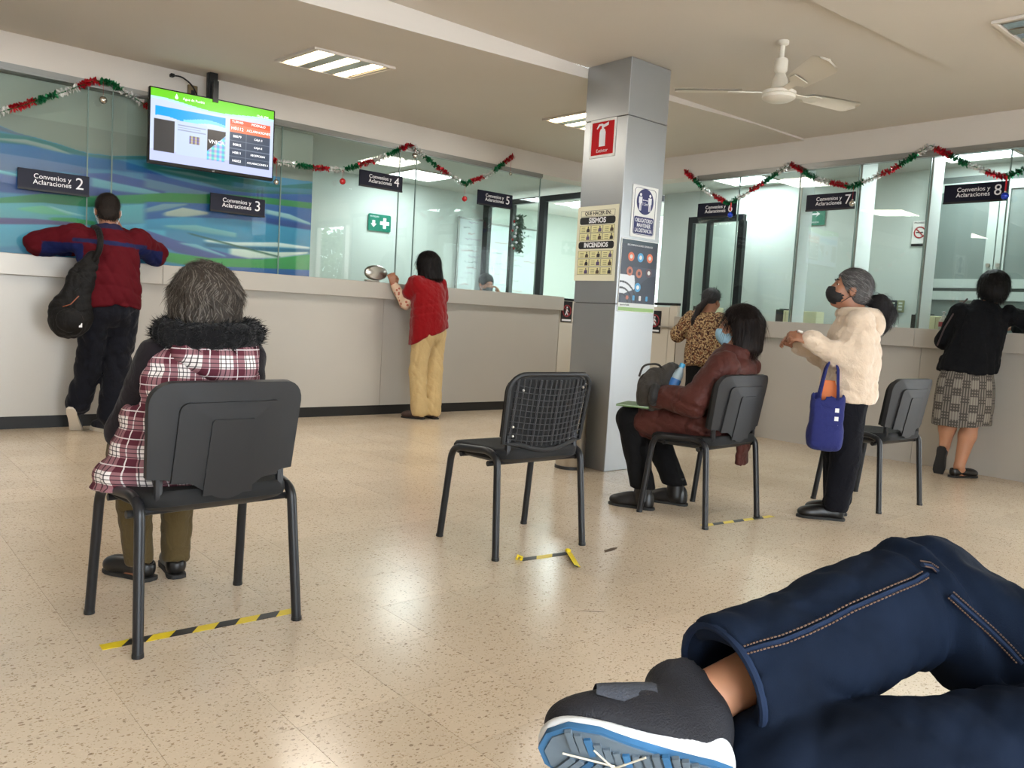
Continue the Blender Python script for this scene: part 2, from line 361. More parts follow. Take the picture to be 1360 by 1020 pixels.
# ---------------------------------------------------------------- lamps
TUBE = mat('lit_tube', (255, 236, 200), .5, emit=9.0); LOUV = mat('louvre_metal', (175, 165, 150), .3, metal=.8)
def troffer(label, x, y, z, power, lit=True, zs=0):
    t = thing('ceiling_light', label, 'ceiling light', (x, y, z), 0, 'recessed square ceiling lights')
    f = MB()
    for a, b, c, d in ((-.305, .305, -.305, -.285), (-.305, .305, .285, .305), (-.305, -.285, -.285, .285), (.285, .305, -.285, .285)): f.span(a, b, c, d, -.012, .004)
    f.build('frame', WHITE, t)
    for k in (-1, 0, 1):
        MB().span(k*.19-.048, k*.19+.048, -.28, .28, -.004, .002).build('tube', TUBE if lit else mat('unlit_louvre', (205, 210, 215), .2, metal=.9), t)
        if k < 1: MB().span(k*.19+.05, k*.19+.14, -.28, .28, -.008, .002).build('reflector', LOUV, t)
    for k in (-1, 1): MB().span(k*.262, k*.285, -.28, .28, -.006, .002).build('reflector', LOUV, t)
    if lit:
        L = bpy.data.lights.new('tube_light', 'AREA'); L.shape = 'SQUARE'; L.size = .56; L.energy = power; L.color = (1, .96, .90)
        o = bpy.data.objects.new('tube_light', L); COL.objects.link(o); o.parent = t; o.location = (0, 0, -.016)
    return t
def zleft(x, y): v = (y-4.2)/2.62; return zl(x)*(1-v)+2.772*v
t = troffer('lit three-tube ceiling light between the screen and the column', 2.79, 5.36, zleft(2.79, 5.36)-.004, 20)
t.rotation_euler = (math.atan((2.772-zl(2.8))/2.62), -.018, 0)
t = troffer('lit ceiling light partly hidden behind the grey column', 5.17, 5.20, zleft(5.17, 5.2)-.004, 20); t.rotation_euler = (.012, -.014, 0)
t = troffer('lit ceiling light in the low left ceiling, near the left edge of the room', .45, 5.36, zleft(.45, 5.36)-.004, 15); t.rotation_euler = (.085, -.03, 0)
troffer('unlit louvred ceiling light in the upper right corner', 5.12, 1.58, zr(5.1)*.8+2.74*.2-.012, 0, False)
PANEL = mat('lit_panel', (236, 250, 255), .5, emit=7.0)
def panel_light(label, x, y, power):
    t = thing('ceiling_panel', label, 'ceiling light', (x, y, 2.6), 0, 'lit square panels over the tellers')
    f = MB()
    for a, b, c, d in ((-.31, .31, -.31, -.29), (-.31, .31, .29, .31), (-.31, -.29, -.29, .29), (.29, .31, -.29, .29)): f.span(a, b, c, d, -.012, 0)
    f.build('frame', WHITE, t); MB().span(-.29, .29, -.29, .29, -.008, -.002).build('diffuser', PANEL, t)
    L = bpy.data.lights.new('panel_light', 'AREA'); L.shape = 'SQUARE'; L.size = .58; L.energy = power; L.color = (.93, .99, 1)
    o = bpy.data.objects.new('panel_light', L); COL.objects.link(o); o.parent = t; o.location = (0, 0, -.016)
panel_light('bright white panel light behind the glass above sign four', 5.50, 8.30, 15)
panel_light('bright white panel light behind the column, over the corner room', 8.15, 8.25, 26)
panel_light('bright white panel light behind the glass above sign six', 7.55, 5.28, 13)
panel_light('added unseen panel light brightening the teller room behind sign eight', 7.44, 2.95, 14)  # added lamp, hidden by the wall head, to brighten the right teller room

# ---------------------------------------------------------------- ceiling fan
FANW = mat('fan_enamel', (226, 219, 205), .35)
fan = thing('ceiling_fan', 'white three-bladed ceiling fan hanging right of the column', 'ceiling fan', (4.463, 2.913, zm(4.46)))
MB().lathe([(0, 0), (.035, 0), (.035, -.02), (.014, -.03), (.014, -.12), (0, -.12)], 18).build('down_rod', FANW, fan, smooth=True)
MB().lathe([(0, -.105), (.034, -.105), (.04, -.115), (.04, -.175), (.028, -.19), (.02, -.2), (.02, -.215), (0, -.215)], 18).build('coupling_cup', FANW, fan, smooth=True)
MB().lathe([(0, -.19), (.03, -.195), (.045, -.23), (.05, -.28), (.085, -.292), (.10, -.30), (.10, -.315), (.092, -.318), (.098, -.324), (.096, -.338), (.07, -.352), (0, -.36)], 30).build('motor_housing', FANW, fan, smooth=True)
for a in (130, 236, 344):
    M = RZ(math.radians(a)) @ T(0, 0, -.298) @ RX(math.radians({130: -10, 236: -26, 344: -6}[a]))
    b = MB()
    def bl(u, v, s=0):
        x = .22+.40*u; w = (.062+.022*u)*(1 if u < .86 else math.sqrt(max(0, 1-((u-.86)/.14)**2))*.995+.005)
        return Vector((x, (v*2-1)*w, .012*(1-(v*2-1)**2)+s))
    b.grid(lambda u, v: M @ bl(u, v, .003), 22, 6); b.grid(lambda u, v: M @ bl(u, v, -.003), 22, 6)
    blade = b.build('blade', FANW, fan, smooth=True)
    MB().prism([(.06, -.02), (.20, -.02), (.24, -.05), (.30, -.045), (.30, .045), (.24, .05), (.20, .02), (.06, .02)], .006, M @ T(0, 0, -.008)).build('blade_iron', FANW, blade)

# ---------------------------------------------------------------- television
tv = thing('television', 'flat black television with a green-headed queue screen on the left wall', 'television', (2.394, 6.526, 2.275), math.radians(-2.71))
MTV = RX(math.radians(90))          # local x right, y up, z towards the room
TW, TH = .96, .56
MB().box((0, 0, -.02), (TW, TH, .045), MTV, bev=.006).build('casing', mat('tv_black', (12, 12, 14), .25), tv)
def tv_fn(x, y):
    X = x/.936; Yv = y/.525; rgb = np.zeros((x.size, 3)); rgb[:] = (205, 218, 246)
    rgb[Yv < .16] = (196, 205, 248)
    top = .865+.03*np.sin(X*7+1.2)-.02*X
    e = (Yv > top-.03); rgb[e] = (190, 246, 250); rgb[Yv > top] = (112, 214, 32)
    g = (Yv > .62+.02*np.sin(X*16)) & (Yv < .765-.0*X) & (X > .035) & (X < .59); rgb[g] = (0, 164, 246)
    w = g & (Yv < .66+.03*np.sin(X*13+2)) & (X > .25); rgb[w] = (130, 222, 250)
    d = (X > .028) & (X < .185) & (Yv > .14) & (Yv < .585); rgb[d] = (58, 56, 56)
    dk = (X > .445) & (X < .595) & (Yv > .12) & (Yv < .56); rgb[dk] = (58, 52, 50)
    notes = dk & (Yv < .12+.30*(X-.40)/.19*1.1+.05); rgb[notes] = np.stack([150+50*np.sin(X[notes]*150), 196+25*np.sin(Yv[notes]*90), 218+10*np.sin(X[notes]*60)], -1)
    pap = (X > .20) & (X < .44) & (Yv > .13) & (Yv < .61); rgb[pap] = (198, 214, 243)
    ph = (X > .30) & (X < .385) & (Yv > .31) & (Yv < .42); rgb[ph] = np.stack([150+50*np.sin(X[ph]*200), 140+50*np.sin(X[ph]*200), 150+30*np.sin(Yv[ph]*150)], -1)
    for k in range(3):
        ln = (X > .21) & (X < .43-.04*(k % 2)) & (abs(Yv-(.55-.035*k-.0*X)) < .006); rgb[ln] = (150, 160, 190)
    a = (X > .625) & (X < .975)
    rgb[a & (Yv > .70) & (Yv < .775)] = (240, 92, 52); rgb[a & (Yv > .585) & (Yv <= .70)] = (244, 122, 84)
    rgb[a & (Yv > .11) & (Yv <= .585)] = (62, 74, 94)
    for yy in (.466, .347, .228): rgb[a & (abs(Yv-yy) < .004)] = (110, 122, 142)
    rgb[a & (Yv > .11) & (Yv <= .585) & (abs(X-.765) < .002)] = (110, 122, 142)
    return rgb
scr = painted('screen', .936, .525, 240, 134, tv_fn, attr_mat('screen_light', .3, emit=1.12, spec=.3), tv, MTV @ T(-.468, -.255, .0035))
SCRW = mat('screen_text', (245, 248, 255), .5, emit=.9)
SM = lambda X, Y: T(X*.936, Y*.525, .0006)
for s, X, Y, z in (('Agua de Puebla', .33, .925, .026), ('TURNO', .69, .738, .026), ('MODULO', .87, .738, .026), ('H0112', .69, .642, .036), ('ACLARACIONES', .87, .642, .026), ('B0079', .69, .527, .026), ('CAJA 3', .87, .527, .022),
                   ('B0032', .69, .407, .026), ('CAJA 8', .87, .407, .022), ('H0011', .69, .288, .026), ('RECEPCION', .87, .288, .022), ('H0052', .69, .168, .026), ('ACLARACIONES 3', .87, .168, .021), ('12:41 PM', .90, .885, .026), ('VNICA', .52, .39, .04)):
    text('screen_lettering', s, z, SM(X, Y), SCRW, scr, ext=.0002)
flat('screen_logo', [(.0, .028), (-.006, .012), (-.012, 0), (-.008, -.01), (0, -.013), (.008, -.01), (.012, 0), (.006, .012)], SM(.195, .925), SCRW, scr, t=.0003)
text('maker_badge', 'LG', .014, MTV @ T(.0, -.272, .004), WTXT, tv)
MB().span(-.03, .03, -.03, .28, -.16, -.09, MTV @ T(0, .22, .05)).build('bracket', BLKMET, tv)
MB().span(-.035, .035, -.05, .5, -.06, -.02, MTV @ T(0, 0, -.05)).build('mount_post', BLKMET, tv)
MB().span(-.02, .02, -.02, .02, .10, .26, RX(0) @ T(0, 0, 0) @ T(0, 0, .15)).build('mount_arm', BLKMET, tv)
c = thing('power_cable', 'short black cable looping down behind the television', 'cable', (2.15, 6.78, 2.72))
MB().tube(fillet([(0, .0, 0), (.06, -.03, 0), (.12, -.1, -.06), (.145, -.17, -.17)], .06), .006, 8).build('cord', BLACK, c, smooth=True)
MB().box((0, 0, 0), (.03, .04, .025), bev=.004).build('plug', BLACK, c)
c = thing('wall_socket', 'small tan socket box on the wall above the television', 'socket', (2.31, YL-.012, 2.62))
MB().box((0, 0, .0), (.075, .024, .12), bev=.004).build('cover', mat('tan_plastic', (128, 108, 72), .5), c); MB().box((0, -.013, .0), (.03, .004, .04)).build('outlet', BLACK, c)

# ---------------------------------------------------------------- counter number signs
def number_sign(n, face, a, z0, w=.46, h=.148):
    if face == 'L': o = (a+w/2, YL-.005, z0+h/2); rz = 0
    else: o = (XR-.005, a-w/2, z0+h/2); rz = -math.pi/2
    t = thing('number_sign', 'dark blue sign reading Convenios y Aclaraciones with the numeral %s' % ('two', 'three', 'four', 'five', 'six', 'seven', 'eight')[n-2], 'sign', o, rz, 'counter number signs')
    MB().span(-w/2, w/2, -.012, .004, -h/2, h/2, bev=.002).build('plate', NAVY if n > 3 else mat('slate_plastic', (30, 31, 46), .5, spec=.25), t)
    MB().span(-w/2, w/2, -.016, -.012, -h/2, -h/2+.014).build('lower_lip', BLACK, t)
    Mt = RX(math.radians(90))
    text('lettering', 'Convenios y\nAclaraciones', .048, T(-.012, -.0126, .008) @ Mt, WTXT, t, bold=.0002, line=.84)
    text('numeral', str(n), .118, T(.165, -.0126, .008) @ Mt, WTXT, t)
    for s in (-1, 1): MB().span(s*.15-.012, s*.15+.012, .004, .024, -.02, .02).build('clip', ALU, t)
    return t
number_sign(2, 'L', 1.117, 1.713); number_sign(3, 'L', 2.474, 1.724); number_sign(4, 'L', 3.823, 2.118); number_sign(5, 'L', 5.187, 2.128)
number_sign(6, 'R', 5.325, 2.108); number_sign(7, 'R', 4.117, 2.108); number_sign(8, 'R', 2.918, 2.098)

# ---------------------------------------------------------------- mural behind the left glass
RIBBONS = [
    ((18, 98, 160), [(1.027, 2.032), (1.237, 2.051), (1.458, 2.022), (1.595, 2.026), (1.76, 2.04), (2.02, 2.004)], [(1.027, 1.944), (1.238, 1.945), (1.458, 1.942), (1.596, 1.938), (1.761, 1.951), (2.021, 1.959)]),
    ((82, 112, 160), [(1.027, 1.956), (1.238, 1.955), (1.458, 1.948), (1.596, 1.938)], [(1.028, 1.832), (1.238, 1.865), (1.459, 1.886), (1.597, 1.888)]),
    ((48, 84, 156), [(1.028, 1.814), (1.293, 1.794), (1.596, 1.901), (1.762, 1.926), (2.157, 1.893)], [(1.028, 1.684), (1.294, 1.697), (1.599, 1.725), (1.765, 1.748), (2.159, 1.787)]),
    ((104, 170, 194), [(1.597, 1.876), (1.811, 1.857), (1.998, 1.844), (2.119, 1.828)], [(1.598, 1.807), (1.812, 1.799), (1.998, 1.802), (2.12, 1.816)]),
    ((42, 134, 90), [(1.029, 1.643), (1.294, 1.709), (1.599, 1.732), (1.813, 1.767), (2.158, 1.827)], [(1.029, 1.599), (1.295, 1.638), (1.6, 1.647), (1.814, 1.705), (2.16, 1.75)]),
    ((88, 164, 182), [(1.029, 1.607), (1.294, 1.645), (1.6, 1.65), (2.16, 1.754)], [(1.029, 1.497), (1.351, 1.514), (1.636, 1.534), (2.163, 1.594)]),
    ((104, 184, 150), [(1.123, 1.584), (1.295, 1.623), (1.485, 1.598)], [(1.123, 1.575), (1.295, 1.562), (1.485, 1.573)]),
    ((150, 200, 206), [(1.317, 1.632), (1.462, 1.601), (1.577, 1.584)], [(1.317, 1.624), (1.462, 1.583), (1.577, 1.578)]),
    ((56, 148, 90), [(1.328, 1.542), (1.497, 1.559), (1.648, 1.548)], [(1.329, 1.502), (1.497, 1.519), (1.649, 1.519)]),
    ((86, 76, 132), [(1.029, 1.504), (1.241, 1.522), (1.509, 1.526)], [(1.029, 1.453), (1.241, 1.477), (1.509, 1.485)]),
    ((78, 164, 200), [(1.029, 1.459), (1.351, 1.493), (1.602, 1.505), (2.163, 1.601)], [(1.03, 1.297), (1.352, 1.353), (1.604, 1.359), (2.168, 1.386)]),
    ((112, 192, 212), [(1.028, 1.836), (1.09, 1.83), (1.132, 1.824)], [(1.028, 1.819), (1.09, 1.814), (1.132, 1.812)]),
    ((96, 108, 132), [(1.026, 2.141), (1.13, 2.115), (1.236, 2.108)], [(1.026, 2.108), (1.13, 2.098), (1.237, 2.099)]),
    ((52, 116, 122), [(1.026, 2.096), (1.237, 2.099), (1.434, 2.073), (1.595, 2.044), (1.76, 2.055), (2.018, 2.098)], [(1.027, 2.028), (1.237, 2.045), (1.435, 2.026), (1.595, 2.023), (1.76, 2.03), (2.019, 2.072)]),
    ((148, 158, 156), [(1.027, 2.059), (1.183, 2.077), (1.346, 2.06), (1.48, 2.024)], [(1.027, 2.043), (1.183, 2.046), (1.346, 2.029), (1.48, 2.019)]),
    ((26, 108, 110), [(1.985, 2.048), (2.186, 2.033), (2.503, 2.05), (2.958, 2.036), (3.139, 2.032), (3.426, 2.093)], [(1.986, 2.002), (2.187, 1.981), (2.451, 1.957), (2.684, 1.92), (2.961, 1.93), (3.43, 1.994)]),
    ((110, 140, 148), [(2.085, 2.012), (2.342, 2.021), (2.57, 2.001)], [(2.085, 2.007), (2.343, 1.994), (2.57, 1.991)]),
    ((22, 82, 158), [(1.986, 2.002), (2.188, 1.955), (2.398, 1.933), (2.684, 1.92), (2.961, 1.936), (3.43, 1.994)], [(1.987, 1.92), (2.189, 1.893), (2.399, 1.88), (2.685, 1.882), (2.962, 1.897), (3.433, 1.912)]),
    ((88, 132, 168), [(1.987, 1.926), (2.189, 1.909), (2.507, 1.881)], [(1.988, 1.854), (2.19, 1.844), (2.508, 1.858)]),
    ((60, 120, 150), [(2.681, 2.001), (2.959, 1.997), (3.428, 2.04)], [(2.683, 1.947), (2.96, 1.964), (3.43, 1.994)]),
    ((42, 134, 76), [(1.989, 1.798), (2.19, 1.838), (2.4, 1.856), (2.662, 1.889), (2.962, 1.908), (3.433, 1.918)], [(1.991, 1.739), (2.192, 1.763), (2.402, 1.777), (2.664, 1.811), (2.964, 1.85), (3.435, 1.86)]),
    ((32, 92, 164), [(1.99, 1.742), (2.192, 1.765), (2.509, 1.791), (2.964, 1.854), (3.435, 1.866)], [(1.993, 1.593), (2.195, 1.637), (2.513, 1.675), (2.969, 1.706), (3.443, 1.667)]),
    ((112, 150, 170), [(1.992, 1.685), (2.141, 1.746), (2.327, 1.77)], [(1.992, 1.655), (2.142, 1.694), (2.327, 1.759)]),
    ((168, 178, 172), [(2.132, 1.672), (2.296, 1.736), (2.5, 1.725)], [(2.133, 1.649), (2.298, 1.658), (2.501, 1.704)]),
    ((148, 190, 202), [(2.971, 1.81), (3.209, 1.794), (3.417, 1.74)], [(2.973, 1.774), (3.211, 1.751), (3.418, 1.72)]),
    ((18, 66, 140), [(2.974, 1.74), (3.212, 1.734), (3.441, 1.713)], [(2.975, 1.695), (3.214, 1.682), (3.443, 1.678)]),
    ((52, 140, 184), [(1.993, 1.603), (2.298, 1.66), (2.736, 1.695), (2.97, 1.678), (3.443, 1.678)], [(1.994, 1.531), (2.301, 1.543), (2.628, 1.524), (2.975, 1.514), (3.449, 1.525)]),
    ((110, 168, 180), [(2.144, 1.579), (2.406, 1.608), (2.739, 1.58)], [(2.145, 1.563), (2.407, 1.555), (2.74, 1.541)]),
    ((72, 88, 152), [(1.994, 1.531), (2.25, 1.469), (2.676, 1.402), (2.979, 1.395)], [(1.996, 1.469), (2.252, 1.374), (2.679, 1.313), (2.982, 1.298)]),
    ((120, 176, 200), [(2.261, 1.454), (2.41, 1.453), (2.654, 1.383)], [(2.261, 1.449), (2.41, 1.421), (2.654, 1.372)]),
    ((40, 104, 140), [(2.463, 1.474), (2.858, 1.48), (3.45, 1.507)], [(2.464, 1.442), (2.859, 1.446), (3.451, 1.472)]),
    ((212, 226, 228), [(2.463, 1.498), (2.741, 1.502), (3.095, 1.537), (3.416, 1.527)], [(2.463, 1.481), (2.742, 1.473), (3.097, 1.498), (3.417, 1.508)]),
    ((58, 150, 84), [(2.139, 1.369), (2.521, 1.351), (2.98, 1.38), (3.451, 1.468)], [(2.14, 1.295), (2.523, 1.262), (2.984, 1.253), (3.459, 1.265)]),
    ((214, 226, 220), [(2.58, 1.442), (2.859, 1.452), (3.098, 1.451), (3.401, 1.481)], [(2.676, 1.396), (2.861, 1.377), (3.1, 1.4), (3.402, 1.466)]),
    ((34, 84, 70), [(2.333, 1.542), (2.742, 1.478), (3.13, 1.42)], [(2.333, 1.534), (2.743, 1.464), (3.131, 1.408)]),
    ((40, 92, 160), [(2.523, 1.284), (2.982, 1.304), (3.457, 1.324)], [(2.525, 1.196), (2.985, 1.218), (3.46, 1.241)]),
]
MURAL_TOP = [(1.026, 2.145), (1.13, 2.115), (1.237, 2.104), (1.401, 2.082), (1.514, 2.059), (1.595, 2.051), (1.76, 2.057), (2.018, 2.099), (3.124, 2.1), (3.323, 2.101), (3.425, 2.104)]
def mural_fn(x, y):
    X = x-3.0+.02; Z = y+1.26; rgb = np.zeros((x.size, 3)); rgb[:] = (66, 136, 180)
    for c, up, lo in RIBBONS:
        u = np.array(up); l = np.array(lo); zu = np.interp(X, u[:, 0], u[:, 1]); zl_ = np.interp(X, l[:, 0], l[:, 1]); x0 = max(u[0, 0], l[0, 0]); x1 = min(u[-1, 0], l[-1, 0])
        if x0 < 1.12: x0 = -9
        m = np.clip((zu-Z)/.010+.5, 0, 1)*np.clip((Z-zl_)/.018+.5, 0, 1)*np.clip((X-x0)/.05+.2, 0, 1)*np.clip((x1-X)/.03+.6, 0, 1)
        g = 1+.10*np.clip((Z-zl_)/np.maximum(zu-zl_, .01)-.5, -.5, .5); col = np.clip(np.array(c)[None]*g[:, None], 0, 255); rgb = rgb*(1-m[:, None])+col*m[:, None]
    t = np.array(MURAL_TOP); rgb[Z > np.interp(X, t[:, 0], t[:, 1])] = (139, 144, 137)
    return np.clip(rgb*.98, 0, 255)
mu = thing('wave_mural', 'blue and green wave mural behind the left glass panes', 'mural', (.2, YL+.1, 1.26))
MB().span(-3.18, 3.215, .008, .02, 0, 1.25).build('backing_board', mat('mural_board', (150, 156, 148), .5), mu)
painted('printed_film', 6.4, .98, 1000, 220, mural_fn, attr_mat('mural_print', .35), mu, T(-3.18, 0.004, 0) @ RX(math.radians(90)))

# ---------------------------------------------------------------- inside the teller rooms
GRN = mat('safety_green', (0, 120, 98), .4)
s = thing('first_aid_sign', 'green first aid sign with white arrow and cross behind the glass', 'sign', (5.365, 8.985, 2.06))
Mt = RX(math.radians(90))
flat('plate', rrect(.32, .205, .02), Mt, GRN, s, .006); text('lettering', 'BOTIQUIN', .026, T(-.075, -.0064, .07) @ Mt, WTXT, s)
flat('arrow', [(-.02, .03), (-.02, -.01), (-.042, -.01), (0, -.055), (.042, -.01), (.02, -.01), (.02, .03)], T(-.085, -.0062, -.005) @ Mt, WTXT, s)
flat('cross', [(-.022, .065), (-.022, .022), (-.065, .022), (-.065, -.022), (-.022, -.022), (-.022, -.065), (.022, -.065), (.022, -.022), (.065, -.022), (.065, .022), (.022, .022), (.022, .065)], T(.07, -.0062, 0) @ Mt, WTXT, s)
w = thing('whiteboard', 'large whiteboard with faint handwriting on the wall behind the tellers', 'whiteboard', (6.78, 8.985, 1.82))
MB().span(-.2, .2, -.012, 0, -.5, .44).build('board', mat('board_white', (214, 226, 228), .25), w)
f = MB(); f.span(-.22, .2, -.022, 0, .44, .465).span(-.22, .2, -.022, 0, -.525, -.5).span(-.225, -.2, -.022, 0, -.525, .465); f.build('frame', ALU, w)
w2 = thing('whiteboard', 'whiteboard seen through the black-framed corner partition', 'whiteboard', (8.0, 9.485, 1.8))
MB().span(-.85, .55, -.012, 0, -.55, .5).build('board', MATS['board_white'], w2)
f = MB(); f.span(-.87, .57, -.022, 0, .5, .525).span(-.87, .57, -.022, 0, -.575, -.55).span(-.87, -.85, -.022, 0, -.55, .5).span(.55, .57, -.022, 0, -.55, .5); f.build('frame', ALU, w2)
random.seed(4); PEN = [mat('pen_red', (190, 90, 100), .6), mat('pen_grey', (110, 120, 130), .6), mat('pen_violet', (150, 110, 160), .6)]
for wb, x0, x1 in ((w, -.17, .16), (w2, -.8, .4)):
    for k in range(12 if wb is w else 22):
        x = random.uniform(x0, x1-.15); z = -.42+.075*(k % 12); ln = random.uniform(.12, .3); pts = []
        for i in range(int(ln/.012)): pts.append((min(x+i*.012, x1+.02), -.0135, z+random.uniform(-.012, .014)))
        if len(pts) > 2: MB().tube(pts, .0022, 4).build('handwriting', PEN[k % 3], wb)
# black framed corner partition: two glazed runs meeting behind the column
def frame_run(label, p0, p1, posts, ztop, zrail=None):
    a, b = Vector((*p0, 0)), Vector((*p1, 0)); L = (b-a).length; rz = math.atan2(b.y-a.y, b.x-a.x)
    t = thing('glazed_partition', label, 'partition', a, rz)
    MB().span(0, L, -.03, .03, ztop-.07, ztop).build('top_rail', BLKMET, t)
    MB().span(0, L, -.03, .03, 0, .10).build('bottom_rail', BLKMET, t)
    for u, wd in posts: MB().span(u-wd/2, u+wd/2, -.03, .03, .1, ztop-.07).build('post', BLKMET, t)
    us = sorted(u for u, _ in posts)
    for q, r in zip(us, us[1:]): MB().span(q+.03, r-.03, -.004, .004, .1, ztop-.07).build('pane', GLASS, t)
    return t
frame_run('black-framed glass partition behind sign five running into the corner', (7.0, 8.98), (7.0, 6.86), ((.06, .12), (.60, .06), (1.19, .10), (2.05, .1)), 2.52)
frame_run('black-framed glass partition running right from the column to the far wall', (7.06, 6.80), (9.4, 6.80), ((.05, .08), (1.2, .06), (2.3, .06)), 2.60)
frame_run('black-framed glass door standing open behind sign six', (7.6, 5.97), (7.6, 5.25), ((.03, .06), (.28, .05), (.70, .07)), 2.235)
wr = thing('wreath', 'bushy green christmas swag with white and red baubles on the black partition', 'wreath', (6.93, 8.16, 2.06), 0)
random.seed(8); LEAF = mat('fir_green', (58, 96, 70), .6); m = MB()
for k in range(520):
    z = random.uniform(-.23, .23); p = Vector((random.gauss(0, .025), random.gauss(0, .05*(1-abs(z)/.32)), z))
    d = Vector((random.uniform(-1, 1), random.uniform(-1, 1), random.uniform(-1, 1))).normalized()*.08; e = d.orthogonal().normalized()*.012
    vs = [m.bm.verts.new(p-d*.5-e), m.bm.verts.new(p+d*.5), m.bm.verts.new(p-d*.5+e)]; m.bm.faces.new(vs)
m.build('needles', LEAF, wr)
MB().tube([(0, 0, -.22), (0, .02, 0), (0, 0, .24)], .012, 8).build('stem', mat('bark_dark', (70, 56, 44), .8), wr, smooth=True)
for k in range(11): MB().sphere((-.07, .045*math.sin(k*2.4), -.19+.038*k), .016).build('bauble', WTXT if k % 3 else mat('red_gloss', (160, 20, 28), .2), wr, smooth=True)
# fins between the right-hand stations
FIN = mat('frosted_fin', (236, 242, 240), .5)
for k, (y, d) in enumerate(((4.217, .2), (3.656, .26), (3.056, .2))):
    t = thing('divider_fin', 'pale vertical divider behind the glass, %s' % ('left of sign seven', 'right of sign seven', 'left of sign eight')[k], 'divider', (XR+.06, y, 1.106), 0, 'pale dividers behind the right glass')
    MB().span(0, d, -.008, .008, 0, 1.49).build('board', FIN, t); MB().span(-.004, 0, -.009, .009, 0, 1.49).build('edge_strip', ALU, t)
# far wall, right: cupboard doors, signs, switches
d = thing('wall_cabinet', 'grey double-door cupboard with framed panes behind sign eight', 'cabinet', (7.94, 2.86, 0))
CABF = mat('cabinet_frame', (176, 188, 182), .5); CABP = mat('cabinet_pane', (112, 124, 120), .45)
MB().span(0, .05, -1.4, .62, 0, 2.5).build('carcass', mat('cabinet_back', (90, 98, 95), .6), d)
for y0, y1 in ((.02, .60), (-.57, .01), (-1.16, -.58)):
    for z0, z1 in ((.06, 1.47), (1.50, 2.44)):
        f = MB(); f.span(-.03, 0, y0, y1, z0, z0+.08).span(-.03, 0, y0, y1, z1-.08, z1).span(-.03, 0, y0, y0+.075, z0+.08, z1-.08).span(-.03, 0, y1-.075, y1, z0+.08, z1-.08)
        dr = f.build('door', CABF, d); MB().span(-.012, -.004, y0+.075, y1-.075, z0+.08, z1-.08).build('panel', CABP, dr)
        if z0 > 1 and y0 < .5: MB().lathe([(0, 0), (.018, 0), (.018, .02), (0, .02)], 12, T(-.03, y1-.035 if y0 < 0 else y0+.035, 1.70) @ RY(math.radians(-90))).build('lock', STEEL, dr)
MR = RZ(-math.pi/2)
s = thing('no_smoking_sign', 'white no smoking sign with red ring on the far right wall', 'sign', (7.99, 3.57, 2.01), -math.pi/2)
flat('plate', rrect(.14, .24, .004), Mt, PAPER, s, .004); text('lettering', 'PROHIBIDO', .022, T(0, -.0046, .1) @ Mt, INK, s)
m = MB(); m.tube([(.05*math.cos(a), 0, .05*math.sin(a)) for a in [k*math.pi/12 for k in range(24)]], .006, 6, closed=True); m.tube([(-.035, 0, .035), (.035, 0, -.035)], .006, 6); m.build('ring', mat('sign_red', (170, 30, 36), .5), s, T(0, -.005, .01))
MB().span(-.035, .03, -.006, -.004, .005, .015).build('cigarette', INK, s); MB().span(-.07, .07, -.0055, -.004, -.12, -.095).build('caption_bar', INK, s)
s = thing('exit_sign', 'green exit sign with a white arrow behind sign seven', 'sign', (7.99, 4.655, 2.22), -math.pi/2)
flat('plate', rrect(.21, .17, .004), Mt, mat('exit_green', (58, 128, 104), .4), s, .004); flat('arrow', [(-.05, .008), (.02, .008), (.0, .032), (.05, 0), (.0, -.032), (.02, -.008), (-.05, -.008)], T(0, -.0046, .03) @ Mt, WTXT, s); text('lettering', 'SALIDA', .026, T(0, -.0046, -.055) @ Mt, WTXT, s)
s = thing('switch_plate', 'row of olive switch plates on the far wall behind the ponytail', 'switch', (7.99, 3.79, 1.32), -math.pi/2)
for k, cc in enumerate(((150, 156, 140), (140, 146, 110), (40, 50, 56), (140, 146, 110))):
    b = MB().box(((k-1.5)*.072, -.006, 0), (.068, .012, .115), bev=.003).build('plate', mat('switch_%d' % k, cc, .5), s)
    for j in range(3): MB().box(((k-1.5)*.072, -.014, (j-1)*.03), (.034, .006, .018)).build('rocker', mat('rocker', (205, 214, 205), .5) if k != 1 else mat('rocker_b', (110, 112, 80), .5), b)
# things on the counters
for k, (y0, y1, x, lab) in enumerate(((4.53, 4.10, 7.27, 'cream box with black end on the right counter beneath sign seven'), (3.22, 2.93, 7.27, 'cream box with black end beside the sanitizer bottle'), (5.40, 5.12, 7.1, 'cream box with black end at the far end of the right counter'))):
    t = thing('document_box', lab, 'box', (x, (y0+y1)/2, 1.105), 0, 'cream boxes on the right counter'); l = (y0-y1)/2
    MB().span(-.07, .07, -l, l-.08, 0, .115, bev=.004).build('body', mat('cream_box', (222, 222, 184), .5), t); MB().span(-.075, .075, l-.08, l, 0, .122, bev=.003).build('end_plate', BLACK, t)
    MB().span(-.05, .05, l-.14, l-.02, .122, .132, bev=.003).build('lid', BLACK, t)
    for q in (-.4, .1, .5): MB().span(-.0725, -.07, q*l-.003, q*l+.003, .01, .105).build('seam', mat('box_seam', (180, 178, 140), .5), t)
t = thing('sanitizer_bottle', 'clear pump bottle with red label on the right counter', 'bottle', (6.97, 2.86, 1.105))
MB().lathe([(0, 0), (.03, 0), (.032, .01), (.032, .075), (.02, .095), (.012, .1), (0, .1)], 18).build('bottle', mat('clear_plastic', (214, 210, 204), .15, spec=.6), t, smooth=True)
MB().lathe([(.0325, .025), (.0335, .026), (.0335, .062), (.0325, .063)], 18).build('wrapper', mat('label_red', (176, 60, 70), .5), t, smooth=True)
